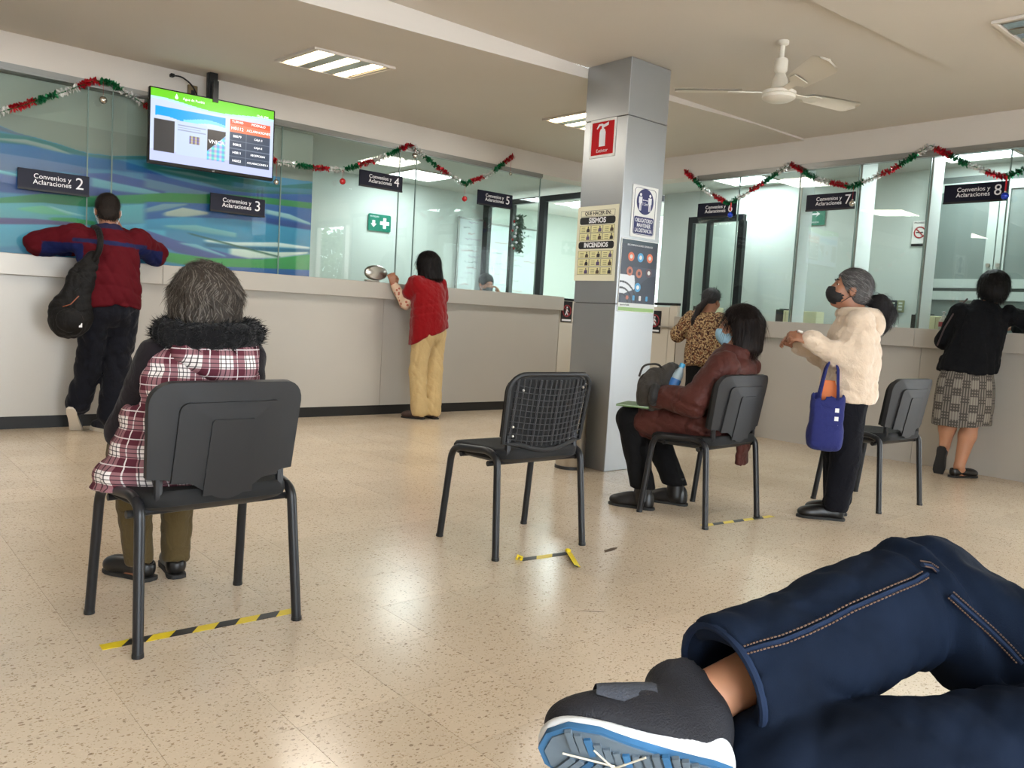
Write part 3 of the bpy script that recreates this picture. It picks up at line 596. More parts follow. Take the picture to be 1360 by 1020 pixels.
MB().lathe([(0, .1), (.014, .1), (.014, .115), (.005, .118), (.005, .135), (.014, .137), (.014, .147), (0, .15)], 14).span(-.03, 0, -.005, .005, .138, .146).build('pump', WTXT, t)
t = thing('desk_phone', 'grey desk phone behind the right glass near the ponytail', 'telephone', (7.2, 3.52, 1.105))
MB().prism([(-.09, 0), (.09, 0), (.09, .03), (.0, .085), (-.09, .05)], .2, T(0, .1, 0) @ RX(math.radians(90)), 0).build('base', mat('phone_grey', (92, 104, 104), .4), t)
MB().tube(fillet([(-.06, -.09, .07), (-.03, -.09, .105), (-.03, .06, .105), (-.06, .06, .07)], .03), .017, 10).build('handset', mat('phone_dark', (62, 74, 76), .4), t, smooth=True)
for i in range(3):
    for j in range(3): MB().box((.02+i*.02, -.02+j*.02, .074-i*.012), (.012, .012, .01)).build('key', mat('phone_key', (150, 160, 158), .5), t)
t = thing('paper_ball', 'small white paper scrap on the right counter beside the cream box', 'paper', (6.92, 3.26, 1.105))
MB().sphere((0, 0, .014), .016, u=8, v=6, sc=(1, 1.3, .8)).build('scrap', PAPER, t); MB().sphere((.01, -.045, .01), .01, u=7, v=5).build('scrap', PAPER, t)
t = thing('speech_port', 'oval chrome and black speak-through port on the glass beneath sign four', 'intercom', (4.05, YL+.025, 1.345))
MB().lathe([(0, -.05), (.10, -.045), (.118, -.03), (.12, -.01), (.118, 0), (0, 0)], 28, Matrix.Diagonal((1, 1, .6, 1)) @ RX(math.radians(-90)) @ T(0, 0, 0)).build('dome', STEEL, t, smooth=True)
for k in range(4): MB().span(-.09+.02*abs(k-1.5), .09-.02*abs(k-1.5), -.035+.002*k, -.024, -.045+.028*k, -.03+.028*k).build('louvre', BLACK, t)
MB().span(-.115, .02, -.06, .0, -.086, -.07, bev=.004).build('tray', STEEL, t)
# desks behind the glass so that the tellers sit at something
# signs on the corner gate
for lab, o, rz in (('black and red no entry sign on the gate left of the column', (6.545, YL-.006, 1.095), 0), ('black and red no entry sign on the gate right of the column', (XR-.006, 5.79, 1.04), -math.pi/2)):
    s = thing('no_entry_sign', lab, 'sign', o, rz)
    flat('plate', rrect(.17, .235, .003), Mt, mat('sign_black', (22, 18, 22), .5), s, .004)
    m = MB(); m.tube([(.062*math.cos(a), 0, .062*math.sin(a)) for a in [k*math.pi/12 for k in range(24)]], .007, 6, closed=True); m.tube([(-.044, 0, .044), (.044, 0, -.044)], .006, 6); m.build('ring', mat('dull_red', (150, 40, 50), .5), s, T(0, -.005, .01))
    m = MB(); m.tube([(0, 0, .03), (-.005, 0, -.005)], .010, 6).tube([(-.005, 0, -.005), (.018, 0, -.04)], .007, 6).tube([(-.005, 0, -.005), (-.02, 0, -.042)], .007, 6).tube([(0, 0, .02), (.022, 0, 0)], .005, 6).sphere((.002, 0, .045), .01, u=8, v=6); m.build('walking_figure', WTXT, s, T(0, -.004, .005))
    MB().span(-.07, .07, -.006, -.004, -.105, -.085).build('caption', WTXT, s)

# ---------------------------------------------------------------- posters on the column
XF = CX-.0015; YF = CY-.0015
ML = frame((XF, 0, 0), (0, -1, 0), (-1, 0, 0))      # local x to the viewer's right (-Y), y up, z out of the column
def onL(y, z, d=0): return T(XF-d, y, z) @ frame((0, 0, 0), (0, -1, 0), (-1, 0, 0))
def onR(x, z, d=0): return T(x, YF-d, z) @ frame((0, 0, 0), (1, 0, 0), (0, -1, 0))
RED = mat('extinguisher_red', (190, 16, 24), .6, spec=.2)
def poster(name, label, M, w, h, m, t=.002):
    p = tag(empty(name), label, 'poster'); p.matrix_world = M
    flat('sheet', [(-w/2, -h/2), (w/2, -h/2), (w/2, h/2), (-w/2, h/2)], I4, m, p, t); return p
p = poster('extinguisher_sign', 'red fire extinguisher sign with white border on the column', onL(4.012, 2.253), .24, .255, PAPER)
flat('red_field', rrect(.205, .22, .004), T(0, 0, .0021), RED, p)
flat('extinguisher_icon', [(-.03, -.062), (.026, -.062), (.026, .03), (.018, .05), (.006, .056), (.006, .062), (.05, .075), (.05, .095), (.006, .082), (-.01, .09), (-.04, .088), (-.06, .06), (-.052, .056), (-.03, .076), (-.012, .076), (-.012, .056), (-.024, .05), (-.03, .03)], T(0, .008, .0028), WTXT, p)
text('lettering', 'Extintor', .032, T(0, -.083, .0029), WTXT, p)
CRM = mat('poster_cream', (230, 226, 200), .55)
p = poster('safety_poster', 'cream poster with SISMOS and INCENDIOS safety instructions on the column', onL(4.010, 1.547), .385, .51, CRM)
m = MB()
for (a, b, c, d) in ((-.16, .16, .222, .224), (-.16, .16, .184, .186), (-.16, -.158, .184, .224), (.158, .16, .184, .224)): m.span(a, b, c, d, .002, .0026)
m.build('heading_border', INK, p); text('lettering', 'QUE HACER EN:', .034, T(0, .204, .0022), INK, p, bold=.0008)
for yy, tx, sz in ((.155, 'SISMOS', .05), (-.012, 'INCENDIOS', .043)):
    b = flat('title_bar', rrect(.335, .05, .018), T(0, yy, .0021), INK, p); text('lettering', tx, sz, T(0, 0, .0009), WTXT, b, bold=.0016)
YEL = mat('cell_yellow', (228, 222, 168), .55); DKP = [mat('picto_dark', (48, 44, 52), .6), mat('picto_violet', (90, 76, 110), .6), mat('picto_brown', (80, 66, 56), .6)]
random.seed(3)
for r, yy in enumerate((.098, .045, -.075, -.130, -.187)):
    for c in range(3):
        x = (c-1)*.111
        q = flat('cell', [(-.053, -.025), (.053, -.025), (.053, .025), (-.053, .025)], T(x, yy, .0021), YEL, p)
        m = MB()
        for (a, b, c2, d) in ((-.054, .054, -.0255, -.0238), (-.054, .054, .0238, .0255), (-.054, -.0523, -.025, .025), (.0523, .054, -.025, .025)): m.span(a, b, c2, d, .0006, .001)
        for k in range(3): m.span(-.035, .0, .008-.012*k, .0105-.012*k, .0006, .001)
        m.build('outline', INK, q)
        h = random.uniform(.012, .02); pm = MB(); pm.prism([(.014, -.02), (.044, -.02), (.044, -.02+h*1.2), (.036, .006), (.022, .006), (.014, -.02+h)], .0004, T(0, 0, .0007)); pm.prism(circle(.006, 10, .029, .013), .0004, T(0, 0, .0007)); pm.build('pictogram', DKP[(r+c) % 3], q)
BLU = mat('distance_blue', (34, 40, 96), .45)
p = poster('distance_sign', 'white sign with blue disc showing two figures keeping distance', onR(4.327, 1.773), .258, .345, PAPER)
m = MB(); ring = rrect(.215, .31, .025); m.tube([(x, y, 0) for x, y in ring], .0018, 4, closed=True); m.build('outline', BLU, p, T(0, .0, .0022))
flat('disc', circle(.086, 36), T(0, .068, .0021), BLU, p)
for sx in (-1, 1):
    m = MB(); m.prism(circle(.0105, 14, sx*.048, .112), .0004, T(0, 0, .0029)); m.prism([(sx*.048-.017, .098), (sx*.048+.017, .098), (sx*.048+.017, .055), (sx*.048+.011, .055), (sx*.048+.010, .006), (sx*.048+.002, .006), (sx*.048+.001, .045), (sx*.048-.001, .045), (sx*.048-.002, .006), (sx*.048-.010, .006), (sx*.048-.011, .055), (sx*.048-.017, .055)], .0004, T(0, 0, .0029)); m.build('figure', WTXT, p)
m = MB(); m.prism([(-.028, .078), (-.02, .084), (-.02, .08), (.02, .08), (.02, .084), (.028, .078), (.02, .072), (.02, .076), (-.02, .076), (-.02, .072)], .0004, T(0, 0, .0029)); m.build('arrow', WTXT, p)
text('lettering', '1.5m', .03, T(0, .052, .0029), WTXT, p)
flat('caption_field', rrect(.2, .115, .012), T(0, -.092, .0021), BLU, p)
text('lettering', 'OBLIGATORIO\nMANTENER\nLA DISTANCIA', .037, T(0, -.093, .0029), WTXT, p, bold=.0006, line=.9, xs=.72)
def covid_fn(x, y):
    rgb = np.zeros((x.size, 3)); rgb[:] = (34, 42, 58)
    X = x/.37; Yv = y/.485
    rgb[Yv > .93] = (30, 52, 62)
    sw = (np.hypot(X-.95, (Yv-.05)*1.2) > .55) & (np.hypot(X-1.0, (Yv-.05)*1.2) < .95) & (Yv < .62); rgb[sw] = (52, 60, 76)
    m = (X < .42) & (Yv > .22) & (Yv < .50) & (Yv > .22+.25*(X-.05)) & (np.hypot(X-.05, Yv-.36) < .36); rgb[m] = (228, 232, 236)
    for k in range(3):
        r = np.hypot(X-.05, (Yv-.08)*1.3); rgb[np.abs(r-(.20+.11*k)) < .016] = (16, 20, 28)
    rgb[Yv < .115] = (226, 230, 226); rgb[Yv < .05] = (150, 190, 110)
    return rgb
p = poster('health_poster', 'dark health poster with coloured round icons beneath the distance sign', onR(4.31, 1.337), .375, .488, PAPER)
painted('print', .365, .478, 110, 144, covid_fn, attr_mat('poster_print', .3), p, T(-.1825, -.239, .0021))
IC = {'o': mat('icon_orange', (226, 124, 92), .5), 'b': mat('icon_blue', (92, 168, 214), .5), 's': mat('icon_skin', (196, 130, 112), .5), 'k': mat('icon_dark', (92, 72, 80), .5)}
for x, y, k in ((-.085, .128, 'o'), (.01, .128, 'b'), (.105, .13, 'o'), (-.09, .03, 's'), (.005, .02, 's'), (.105, .03, 'k'), (.0, -.075, 'b')):
    d = flat('icon_disc', circle(.031, 22), T(x, y, .0022), IC[k], p); flat('icon_glyph', circle(.015, 9), T(.0, .0, .0007), PAPER if k != 's' else IC['k'], d)
for k, (x, c) in enumerate(((-.10, 's'), (-.035, 'b'), (.03, 'b'), (.1, 'b'))): flat('small_icon', circle(.014, 12) if k == 0 else rrect(.022, .034, .006), T(x, -.148, .0022), IC[c] if k != 2 else WTXT, p)
text('lettering', 'RECOMENDACIONES GENERALES', .017, T(0, .205, .0024), WTXT, p); text('lettering', 'Agua de Puebla', .015, T(-.12, -.198, .0024), INK, p)

# ---------------------------------------------------------------- litter bin
b = thing('litter_bin', 'round stainless steel litter bin standing against the column', 'bin', (3.985, 4.01, 0))
MB().lathe([(0, 0), (.098, 0), (.10, .004), (.10, .575), (.103, .58), (.103, .6), (.092, .6), (.09, .5), (0, .5)], 36).build('shell', STEEL, b, smooth=True)
MB().lathe([(.1005, 0), (.104, 0), (.104, .02), (.1005, .022)], 36).build('base_ring', BLACK, b, smooth=True)
MB().lathe([(.095, .598), (.104, .598), (.104, .607), (.095, .607)], 36).build('rim', BLACK, b, smooth=True)

# ---------------------------------------------------------------- garlands and baubles
TIN = {'r': mat('red_tinsel', (190, 24, 40), .28, metal=.5), 'g': mat('green_tinsel', (16, 110, 64), .28, metal=.5), 's': mat('silver_tinsel', (232, 232, 228), .25, metal=.35)}
def garland(label, pts, seq, seed, sec=.155):
    rng = random.Random(seed); P = [Vector(p) for p in pts]; fine = []
    for i in range(len(P)-1):
        p0 = P[max(i-1, 0)]; p1 = P[i]; p2 = P[i+1]; p3 = P[min(i+2, len(P)-1)]
        sharp1 = (p1-p0).normalized().dot((p2-p1).normalized()) < .8 if i else False
        for k in range(10):
            t = k/10; fine.append(p1.lerp(p2, t))
    fine.append(P[-1]); 
    cum = [0]
    for a, b in zip(fine, fine[1:]): cum.append(cum[-1]+(b-a).length)
    t = thing('garland', label, 'garland', fine[0]); inv = Matrix.Translation(fine[0]).inverted()
    MB().tube(fine, .004, 5).build('cord', TIN['g'], t).matrix_parent_inverse = inv
    n = int(cum[-1]/sec); j = 0
    for s in range(n):
        m = MB(); c = seq[s % len(seq)]
        for k in range(110 if c != 's' else 80):
            d = (s+rng.random())*cum[-1]/n
            while j < len(cum)-2 and cum[j+1] < d: j += 1
            while j > 0 and cum[j] > d: j -= 1
            p = fine[j].lerp(fine[j+1], (d-cum[j])/max(1e-6, cum[j+1]-cum[j])); u = (fine[j+1]-fine[j]).normalized()
            r = Vector((rng.gauss(0, 1), rng.gauss(0, 1), rng.gauss(0, 1))); r = (r-u*u.dot(r)).normalized(); tip = (r+u*rng.uniform(-.5, .5))*rng.uniform(.022, .040); w = u.cross(r).normalized().lerp(u, rng.random()).normalized()*.0062
            vs = [m.bm.verts.new(p-w), m.bm.verts.new(p+w), m.bm.verts.new(p+tip*.6+w*1.1+r.cross(u)*.004), m.bm.verts.new(p+tip), m.bm.verts.new(p+tip*.6-w*1.1+r.cross(u)*.004)]; m.bm.faces.new(vs)
        m.build('tinsel', TIN[c], t).matrix_parent_inverse = inv
    return t
yg = YL-.03; xg = XR-.03
def gl(q): return [(x, yg, z) for x, z in q]
def gr(q): return [(xg, y, z) for y, z in q]
garland('red, silver and green tinsel garland at the far left, beside the television', gl([(-.9, 2.56), (-.3, 2.25), (.2, 2.12), (.62, 2.10), (1.006, 2.213), (1.187, 2.311), (1.399, 2.434), (1.6, 2.557), (1.70, 2.565), (1.803, 2.52), (1.993, 2.44), (2.3, 2.33), (2.66, 2.25), (3.022, 2.201)]), 'srgsrgsrg', 1)
garland('red, silver and green tinsel garland between the television and the column', gl([(3.03, 2.201), (3.312, 2.202), (3.64, 2.227), (3.982, 2.368), (4.35, 2.575), (4.654, 2.412), (5., 2.296), (5.309, 2.439), (5.615, 2.679)]), 'sgr', 2)
garland('red, silver and green tinsel garland along the right glass wall', gr([(5.509, 2.6), (5.205, 2.364), (4.942, 2.235), (4.602, 2.389), (4.3, 2.555), (4.023, 2.389), (3.683, 2.296), (3.347, 2.411), (3.053, 2.573), (2.757, 2.395), (2.488, 2.274), (2.354, 2.312), (2.1, 2.45), (1.9, 2.53)]), 'rgs', 3)
BAU = {'silver': mat('silver_bauble', (206, 204, 198), .12, metal=1), 'red': mat('red_bauble', (180, 16, 24), .18, coat=.5), 'blue': mat('blue_bauble', (10, 60, 200), .15, metal=.4, coat=.5)}
def bauble(label, p, ptop, c, r=.028):
    t = thing('bauble', label, 'bauble', p, 0, 'baubles hanging from the garlands')
    MB().sphere((0, 0, 0), r).build('ball', BAU[c], t, smooth=True); MB().lathe([(0, r-.002), (.007, r-.002), (.007, r+.008), (0, r+.008)], 10).build('cap', STEEL, t)
    MB().tube([(0, 0, r+.006), (0, 0, ptop-p[2])], .0012 if c != 'blue' else .006, 5).build('thread', TIN['r'], t)
bauble('silver bauble hanging left of the television', (1.654, yg-.02, 2.425), 2.565, 'silver'); bauble('red bauble hanging left of sign four', (3.634, yg-.02, 2.125), 2.227, 'red'); bauble('silver bauble above sign four', (4.384, yg-.02, 2.474), 2.57, 'silver')
bauble('red bauble hanging left of sign five', (4.995, yg-.02, 2.153), 2.296, 'red'); bauble('small silver bauble above sign five', (5.571, yg-.02, 2.485), 2.66, 'silver', .018); bauble('silver bauble at the lower right corner of the television', (3.006, yg-.03, 2.027), 2.2, 'silver', .024)
bauble('blue bauble hanging over sign six', (xg-.03, 4.894, 2.118), 2.235, 'blue'); bauble('silver bauble hanging over sign seven', (xg-.03, 3.655, 2.147), 2.296, 'silver'); bauble('blue bauble hanging over sign eight', (xg-.03, 2.455, 2.126), 2.274, 'blue')

# ---------------------------------------------------------------- chairs
TUBEM = mat('chair_tube', (26, 27, 31), .35, spec=.4, var=.08, vscale=12); PADM = mat('chair_fabric', (15, 16, 18), .85, bump=.15, bscale=500); SHELL = mat('chair_shell', (24, 25, 28), .55, bump=.06, bscale=700)
BT = math.radians(9)
def MBACK(): return T(0, -.195, .47) @ RX(BT)          # backrest frame: local x right, y forward, z up
def back_outline(w0, w1, z0, z1, r, lobe):
    pts = []
    for sx in (1, -1):
        q = []
        for i in range(7):
            a = math.radians(90*i/6); q.append((sx*(w1-r+r*math.cos(a)), z1-r+r*math.sin(a)))
        pts.append(q)
    R = pts[0]; L = pts[1][::-1]
    bot = [(-w0, z0), (-w0+.045, z0), (-w0+.06, z0-.004)] + [(x, z0-lobe*math.cos(x/(w0-.06)*math.pi/2)) for x in np.linspace(-w0+.09, w0-.09, 9)] + [(w0-.06, z0-.004), (w0-.045, z0), (w0, z0)]
    return R+L+bot
def curved(mb, poly, y0, y1, M, bow=.035):
    """flat outline bent backwards into a shallow curve and given thickness"""
    bm = mb.bm; ring = []
    c = [(x, z) for x, z in poly]; f = lambda x: bow*(x/.23)**2
    n = len(c); zc = .16
    for yy in (y0, y1):
        rows = []
        for k in (1.0, .8, .55, .3): rows.append([bm.verts.new(M @ Vector((x*k, yy+f(x*k), zc+(z-zc)*k))) for x, z in c])
        ctr = bm.verts.new(M @ Vector((0, yy, zc)))
        for a, b in zip(rows, rows[1:]):
            for i in range(n): bm.faces.new((a[i], a[(i+1) % n], b[(i+1) % n], b[i]))
        for i in range(n): bm.faces.new((rows[-1][i], rows[-1][(i+1) % n], ctr))
        ring.append(rows[0])
    for i in range(n): bm.faces.new((ring[0][i], ring[0][(i+1) % n], ring[1][(i+1) % n], ring[1][i]))
    return mb
def make_chair(label, x, y, rz, back='shell'):
    t = thing('visitor_chair', label, 'chair', (x, y, 0), rz, 'black visitor chairs')
    # legs: each side one bent tube, split where the seat rail starts
    for s in (-1, 1):
        arc = fillet([(s*.25, .215, 0), (s*.238, .165, .425), (s*.238, -.10, .448), (s*.238, -.165, .425), (s*.25, -.205, 0)], .06, 5)
        k1 = 6; k2 = len(arc)-7
        MB().tube([arc[0], arc[0].lerp(arc[1], .5)]+arc[1:k1+1], .0155, 12, flat=(1, 0, 0)).build('leg', TUBEM, t, smooth=True)
        MB().tube(arc[k1:k2+1], .0155, 12, flat=(1, 0, 0)).build('seat_rail', TUBEM, t, smooth=True)
        l = MB().tube(arc[k2:], .0155, 12, flat=(1, 0, 0)).build('leg', TUBEM, t, smooth=True)
        for yy, xx in ((.215, s*.25), (-.205, s*.25)): MB().lathe([(0, 0), (.0165, 0), (.0172, .004), (.0163, .014), (0, .014)], 12, T(xx, yy, -.0005)).build('foot_cap', BLACK, t, smooth=True)
        MB().tube(fillet([(s*.19, .02, .415), (s*.19, -.12, .412), (s*.19, -.172, .43), (s*.19, -.168, .52)], .05, 6), .013, 8).build('back_bracket', TUBEM, t, smooth=True)
        MB().lathe([(0, 0), (.012, 0), (.012, .03), (0, .03)], 10, T(s*.235, -.135, .40) @ RY(s*math.pi/2)).build('knob', BLACK, t)
    MB().tube([(-.238, .10, .40), (.238, .10, .40)], .011, 8).build('cross_bar', TUBEM, t, smooth=True)
    MB().tube([(-.238, -.13, .40), (.238, -.13, .40)], .011, 8).build('cross_bar', TUBEM, t, smooth=True)
    # seat: padded cushion with a waterfall front over a pan
    m = MB(); out = rrect(.46, .42, .08, 6)
    bm = m.bm; rows = []
    def zt(x, y): return .455+.012*(y/.2)**2*(-1 if y > 0 else 1)*1.0-.010*math.cos(x/.23*math.pi/2)*math.cos(y/.21*math.pi/2)
    for k, dz in ((.985, -.045), (1.0, -.03), (.995, -.012), (.96, 0), (.8, 0), (.55, 0), (.28, 0)): rows.append([bm.verts.new(Vector((px*k, py*k+.015, zt(px*k, py*k)+dz))) for px, py in out])
    n = len(out)
    for a, b in zip(rows, rows[1:]):
        for i in range(n): bm.faces.new((a[i], a[(i+1) % n], b[(i+1) % n], b[i]))
    bm.faces.new(rows[-1]); bm.faces.new(rows[0][::-1]); m.build('seat', PADM, t, smooth=True, ang=60)
    m = MB(); rows = []; bm = m.bm
    for k, dz in ((.2, -.072), (.7, -.068), (.93, -.055), (.985, -.046), (.98, -.044)): rows.append([bm.verts.new(Vector((px*k, py*k+.015, zt(px*k, py*k)+dz))) for px, py in out])
    for a, b in zip(rows, rows[1:]):
        for i in range(n): bm.faces.new((a[i], a[(i+1) % n], b[(i+1) % n], b[i]))
    bm.faces.new(rows[0][::-1]); bm.faces.new(rows[-1]); m.build('seat_pan', SHELL, t, smooth=True, ang=60)
    MK = MBACK()
    if back == 'shell':
        sh = curved(MB(), back_outline(.226, .236, .03, .318, .068, .0), -.012, .012, MK).build('back_shell', SHELL, t, smooth=True, ang=35)
        curved(MB(), back_outline(.165, .158, .02, .262, .03, .055), -.02, -.01, MK).build('back_panel', SHELL, t, smooth=True, ang=35)
        curved(MB(), [(x*.9, z) for x, z in ([(.075, .205), (.068, .212), (-.068, .212), (-.075, .205), (-.085, -.02), (.085, -.02)])], -.0235, -.018, MK, .03).build('handle_panel', SHELL, t, smooth=True, ang=35)
    else:
        curved(MB(), back_outline(.20, .215, .02, .305, .07, .03), .004, .014, MK).build('back_board', mat('chair_board', (16, 16, 18), .7), t, smooth=True, ang=35)
        o = back_outline(.218, .228, .015, .318, .075, .03); f = lambda x: .035*(x/.23)**2
        MB().tube([MK @ Vector((x, f(x)-.004, z)) for x, z in o], .011, 8, closed=True).build('back_rim', SHELL, t, smooth=True)
        for k in range(10):
            z = .035+.026*k; ww = .205
            MB().tube([MK @ Vector((x, f(x)-.008, z-.012*math.cos(x/.2*math.pi/2))) for x in np.linspace(-ww, ww, 13)], .0022, 5).build('rib', mat('rib_grey', (52, 53, 57), .4), t)
        for k in range(15):
            x = -.19+.38*k/14
            MB().tube([MK @ Vector((x, f(x)-.002, z)) for z in (.005, .10, .2, .295)], .0035 if k % 4 else .006, 5).build('rib', MATS['rib_grey'], t)
        for sx, z in ((-.17, .25), (-.19, .09), (-.185, .05), (.17, .26)): MB().sphere(MK @ Vector((sx, f(sx)-.012, z)), .006, u=8, v=6).build('screw', STEEL, t)
    curved(MB(), back_outline(.205, .212, .03, .30, .07, .03), .012, .045, MK).build('back_cushion', PADM, t, smooth=True, ang=60)
    return t
make_chair('black chair under the woman in the checked vest, nearest on the left', .932, 2.602, math.radians(3.8))
make_chair('empty black chair with exposed ribbed back in the middle of the room', 2.43, 2.79, math.radians(-1.5), 'ribs')
make_chair('black chair under the woman in the brown coat, beside the column', 3.69, 2.69, math.radians(3.0))
make_chair('empty black chair by the right counter, behind the woman in the cream fleece', 4.975, 2.385, math.radians(-1.8))

# ---------------------------------------------------------------- hazard tape on the floor
TY = mat('tape_yellow', (236, 208, 30), .35); TK = mat('tape_black', (24, 22, 22), .4)
def tape(label, p0, p1, wd, n, first=0, end=None):
    a = Vector((*p0, 0)); b = Vector((*p1, 0)); L = (b-a).length; t = thing('hazard_tape', label, 'tape', (a.x, a.y, 0), math.atan2(b.y-a.y, b.x-a.x), 'hazard tape strips on the floor')
    s = L/n; sh = wd*.75
    for k in range(n):
        x0 = 0 if k == 0 else k*s-sh/2; x1 = k*s+sh/2; e0 = L if k == n-1 else (k+1)*s-sh/2; e1 = L if k == n-1 else (k+1)*s+sh/2
        if k == 0: x1 = 0
        MB().prism([(x0, -wd/2), (e0, -wd/2), (e1, wd/2), (x1, wd/2)], .0012, T(0, 0, .0004)).build('stripe', TY if (k+first) % 2 == 0 else TK, t)
    return t
tape('long yellow and black tape strip behind the chair of the woman in the checked vest', (.63, 2.505), (1.235, 2.49), .042, 9)
t2 = tape('short torn tape strip behind the ribbed empty chair', (2.275, 2.545), (2.52, 2.515), .036, 3, 1)
m = MB(); m.tube([(0, 0, .006), (.012, .01, .016), (.022, -.004, .012), (.01, -.016, .008)], .007, 6); m.build('crumpled_end', TY, t2, T(-.02, .0, 0))
MB().sphere((0, 0, .012), .013, u=9, v=6, sc=(1, 1.2, .8)).build('crumpled_end', TY, t2, T(.25, 0, 0))
MB().box((.0, 0, .0), (.20, .03, .002), T(.20, -.10, .010) @ RZ(math.radians(63)) @ RX(.35)).build('loose_flap', TY, t2); MB().box((.0, 0, .0), (.14, .018, .0024), T(.175, -.135, .012) @ RZ(math.radians(63)) @ RX(.35)).build('loose_flap', TK, t2)
tape('yellow and black tape strip behind the chair of the woman in brown', (3.50, 2.525), (4.05, 2.465), .034, 7, 0)

# ---------------------------------------------------------------- trees outside the street window (their foliage shows as a reflection in the glass)
LEAFG = mat('street_leaf', (92, 118, 58), .6, var=.3, vscale=3); BARK = mat('bark', (84, 70, 56), .8)
for k, (x, y, h, lab) in enumerate(((9.45, -4.2, 3.0, 'leafy street tree outside the right window, nearer the front corner'), (10.9, -.6, 3.0, 'leafy street tree outside the right window, nearer the counter'))):
    t = thing('street_tree', lab, 'tree', (x, y, -.1), 0, 'trees outside the street window'); rs = np.random.RandomState(20+k); n = 6000
    d = rs.normal(size=(n, 3)); d /= np.linalg.norm(d, axis=1)[:, None]; p = d*(rs.uniform(.35, 1, n)**.5)[:, None]*np.array((1.05, 1.15, 1.05))+np.array((0, 0, h*.62)); a = rs.normal(size=(n, 3)); a /= np.linalg.norm(a, axis=1)[:, None]; b = np.cross(a, rs.normal(size=(n, 3))); b /= np.linalg.norm(b, axis=1)[:, None]
    V = np.concatenate([p-a*.07, p+b*.03, p+a*.07, p-b*.03]); i = np.arange(n); me = bpy.data.meshes.new('foliage'); me.from_pydata(V.tolist(), [], np.stack([i, i+n, i+2*n, i+3*n], 1).tolist()); tag(link('foliage', me, LEAFG, t), kind='stuff')
    MB().tube([(0, 0, 0), (.04, .02, h*.3), (-.03, 0, h*.6)], [.10, .08, .05], 10).build('trunk', BARK, t, smooth=True)
    for q in range(4): MB().tube([(0, 0, h*.42), (.5*math.cos(q*1.6), .5*math.sin(q*1.6), h*.75)], [.04, .015], 7).build('branch', BARK, t, smooth=True)
tag(MB().span(8.31, 16, -6, 5, -.2, -.1).build('pavement', mat('pavement_grey', (150, 146, 138), .8)), kind='structure')
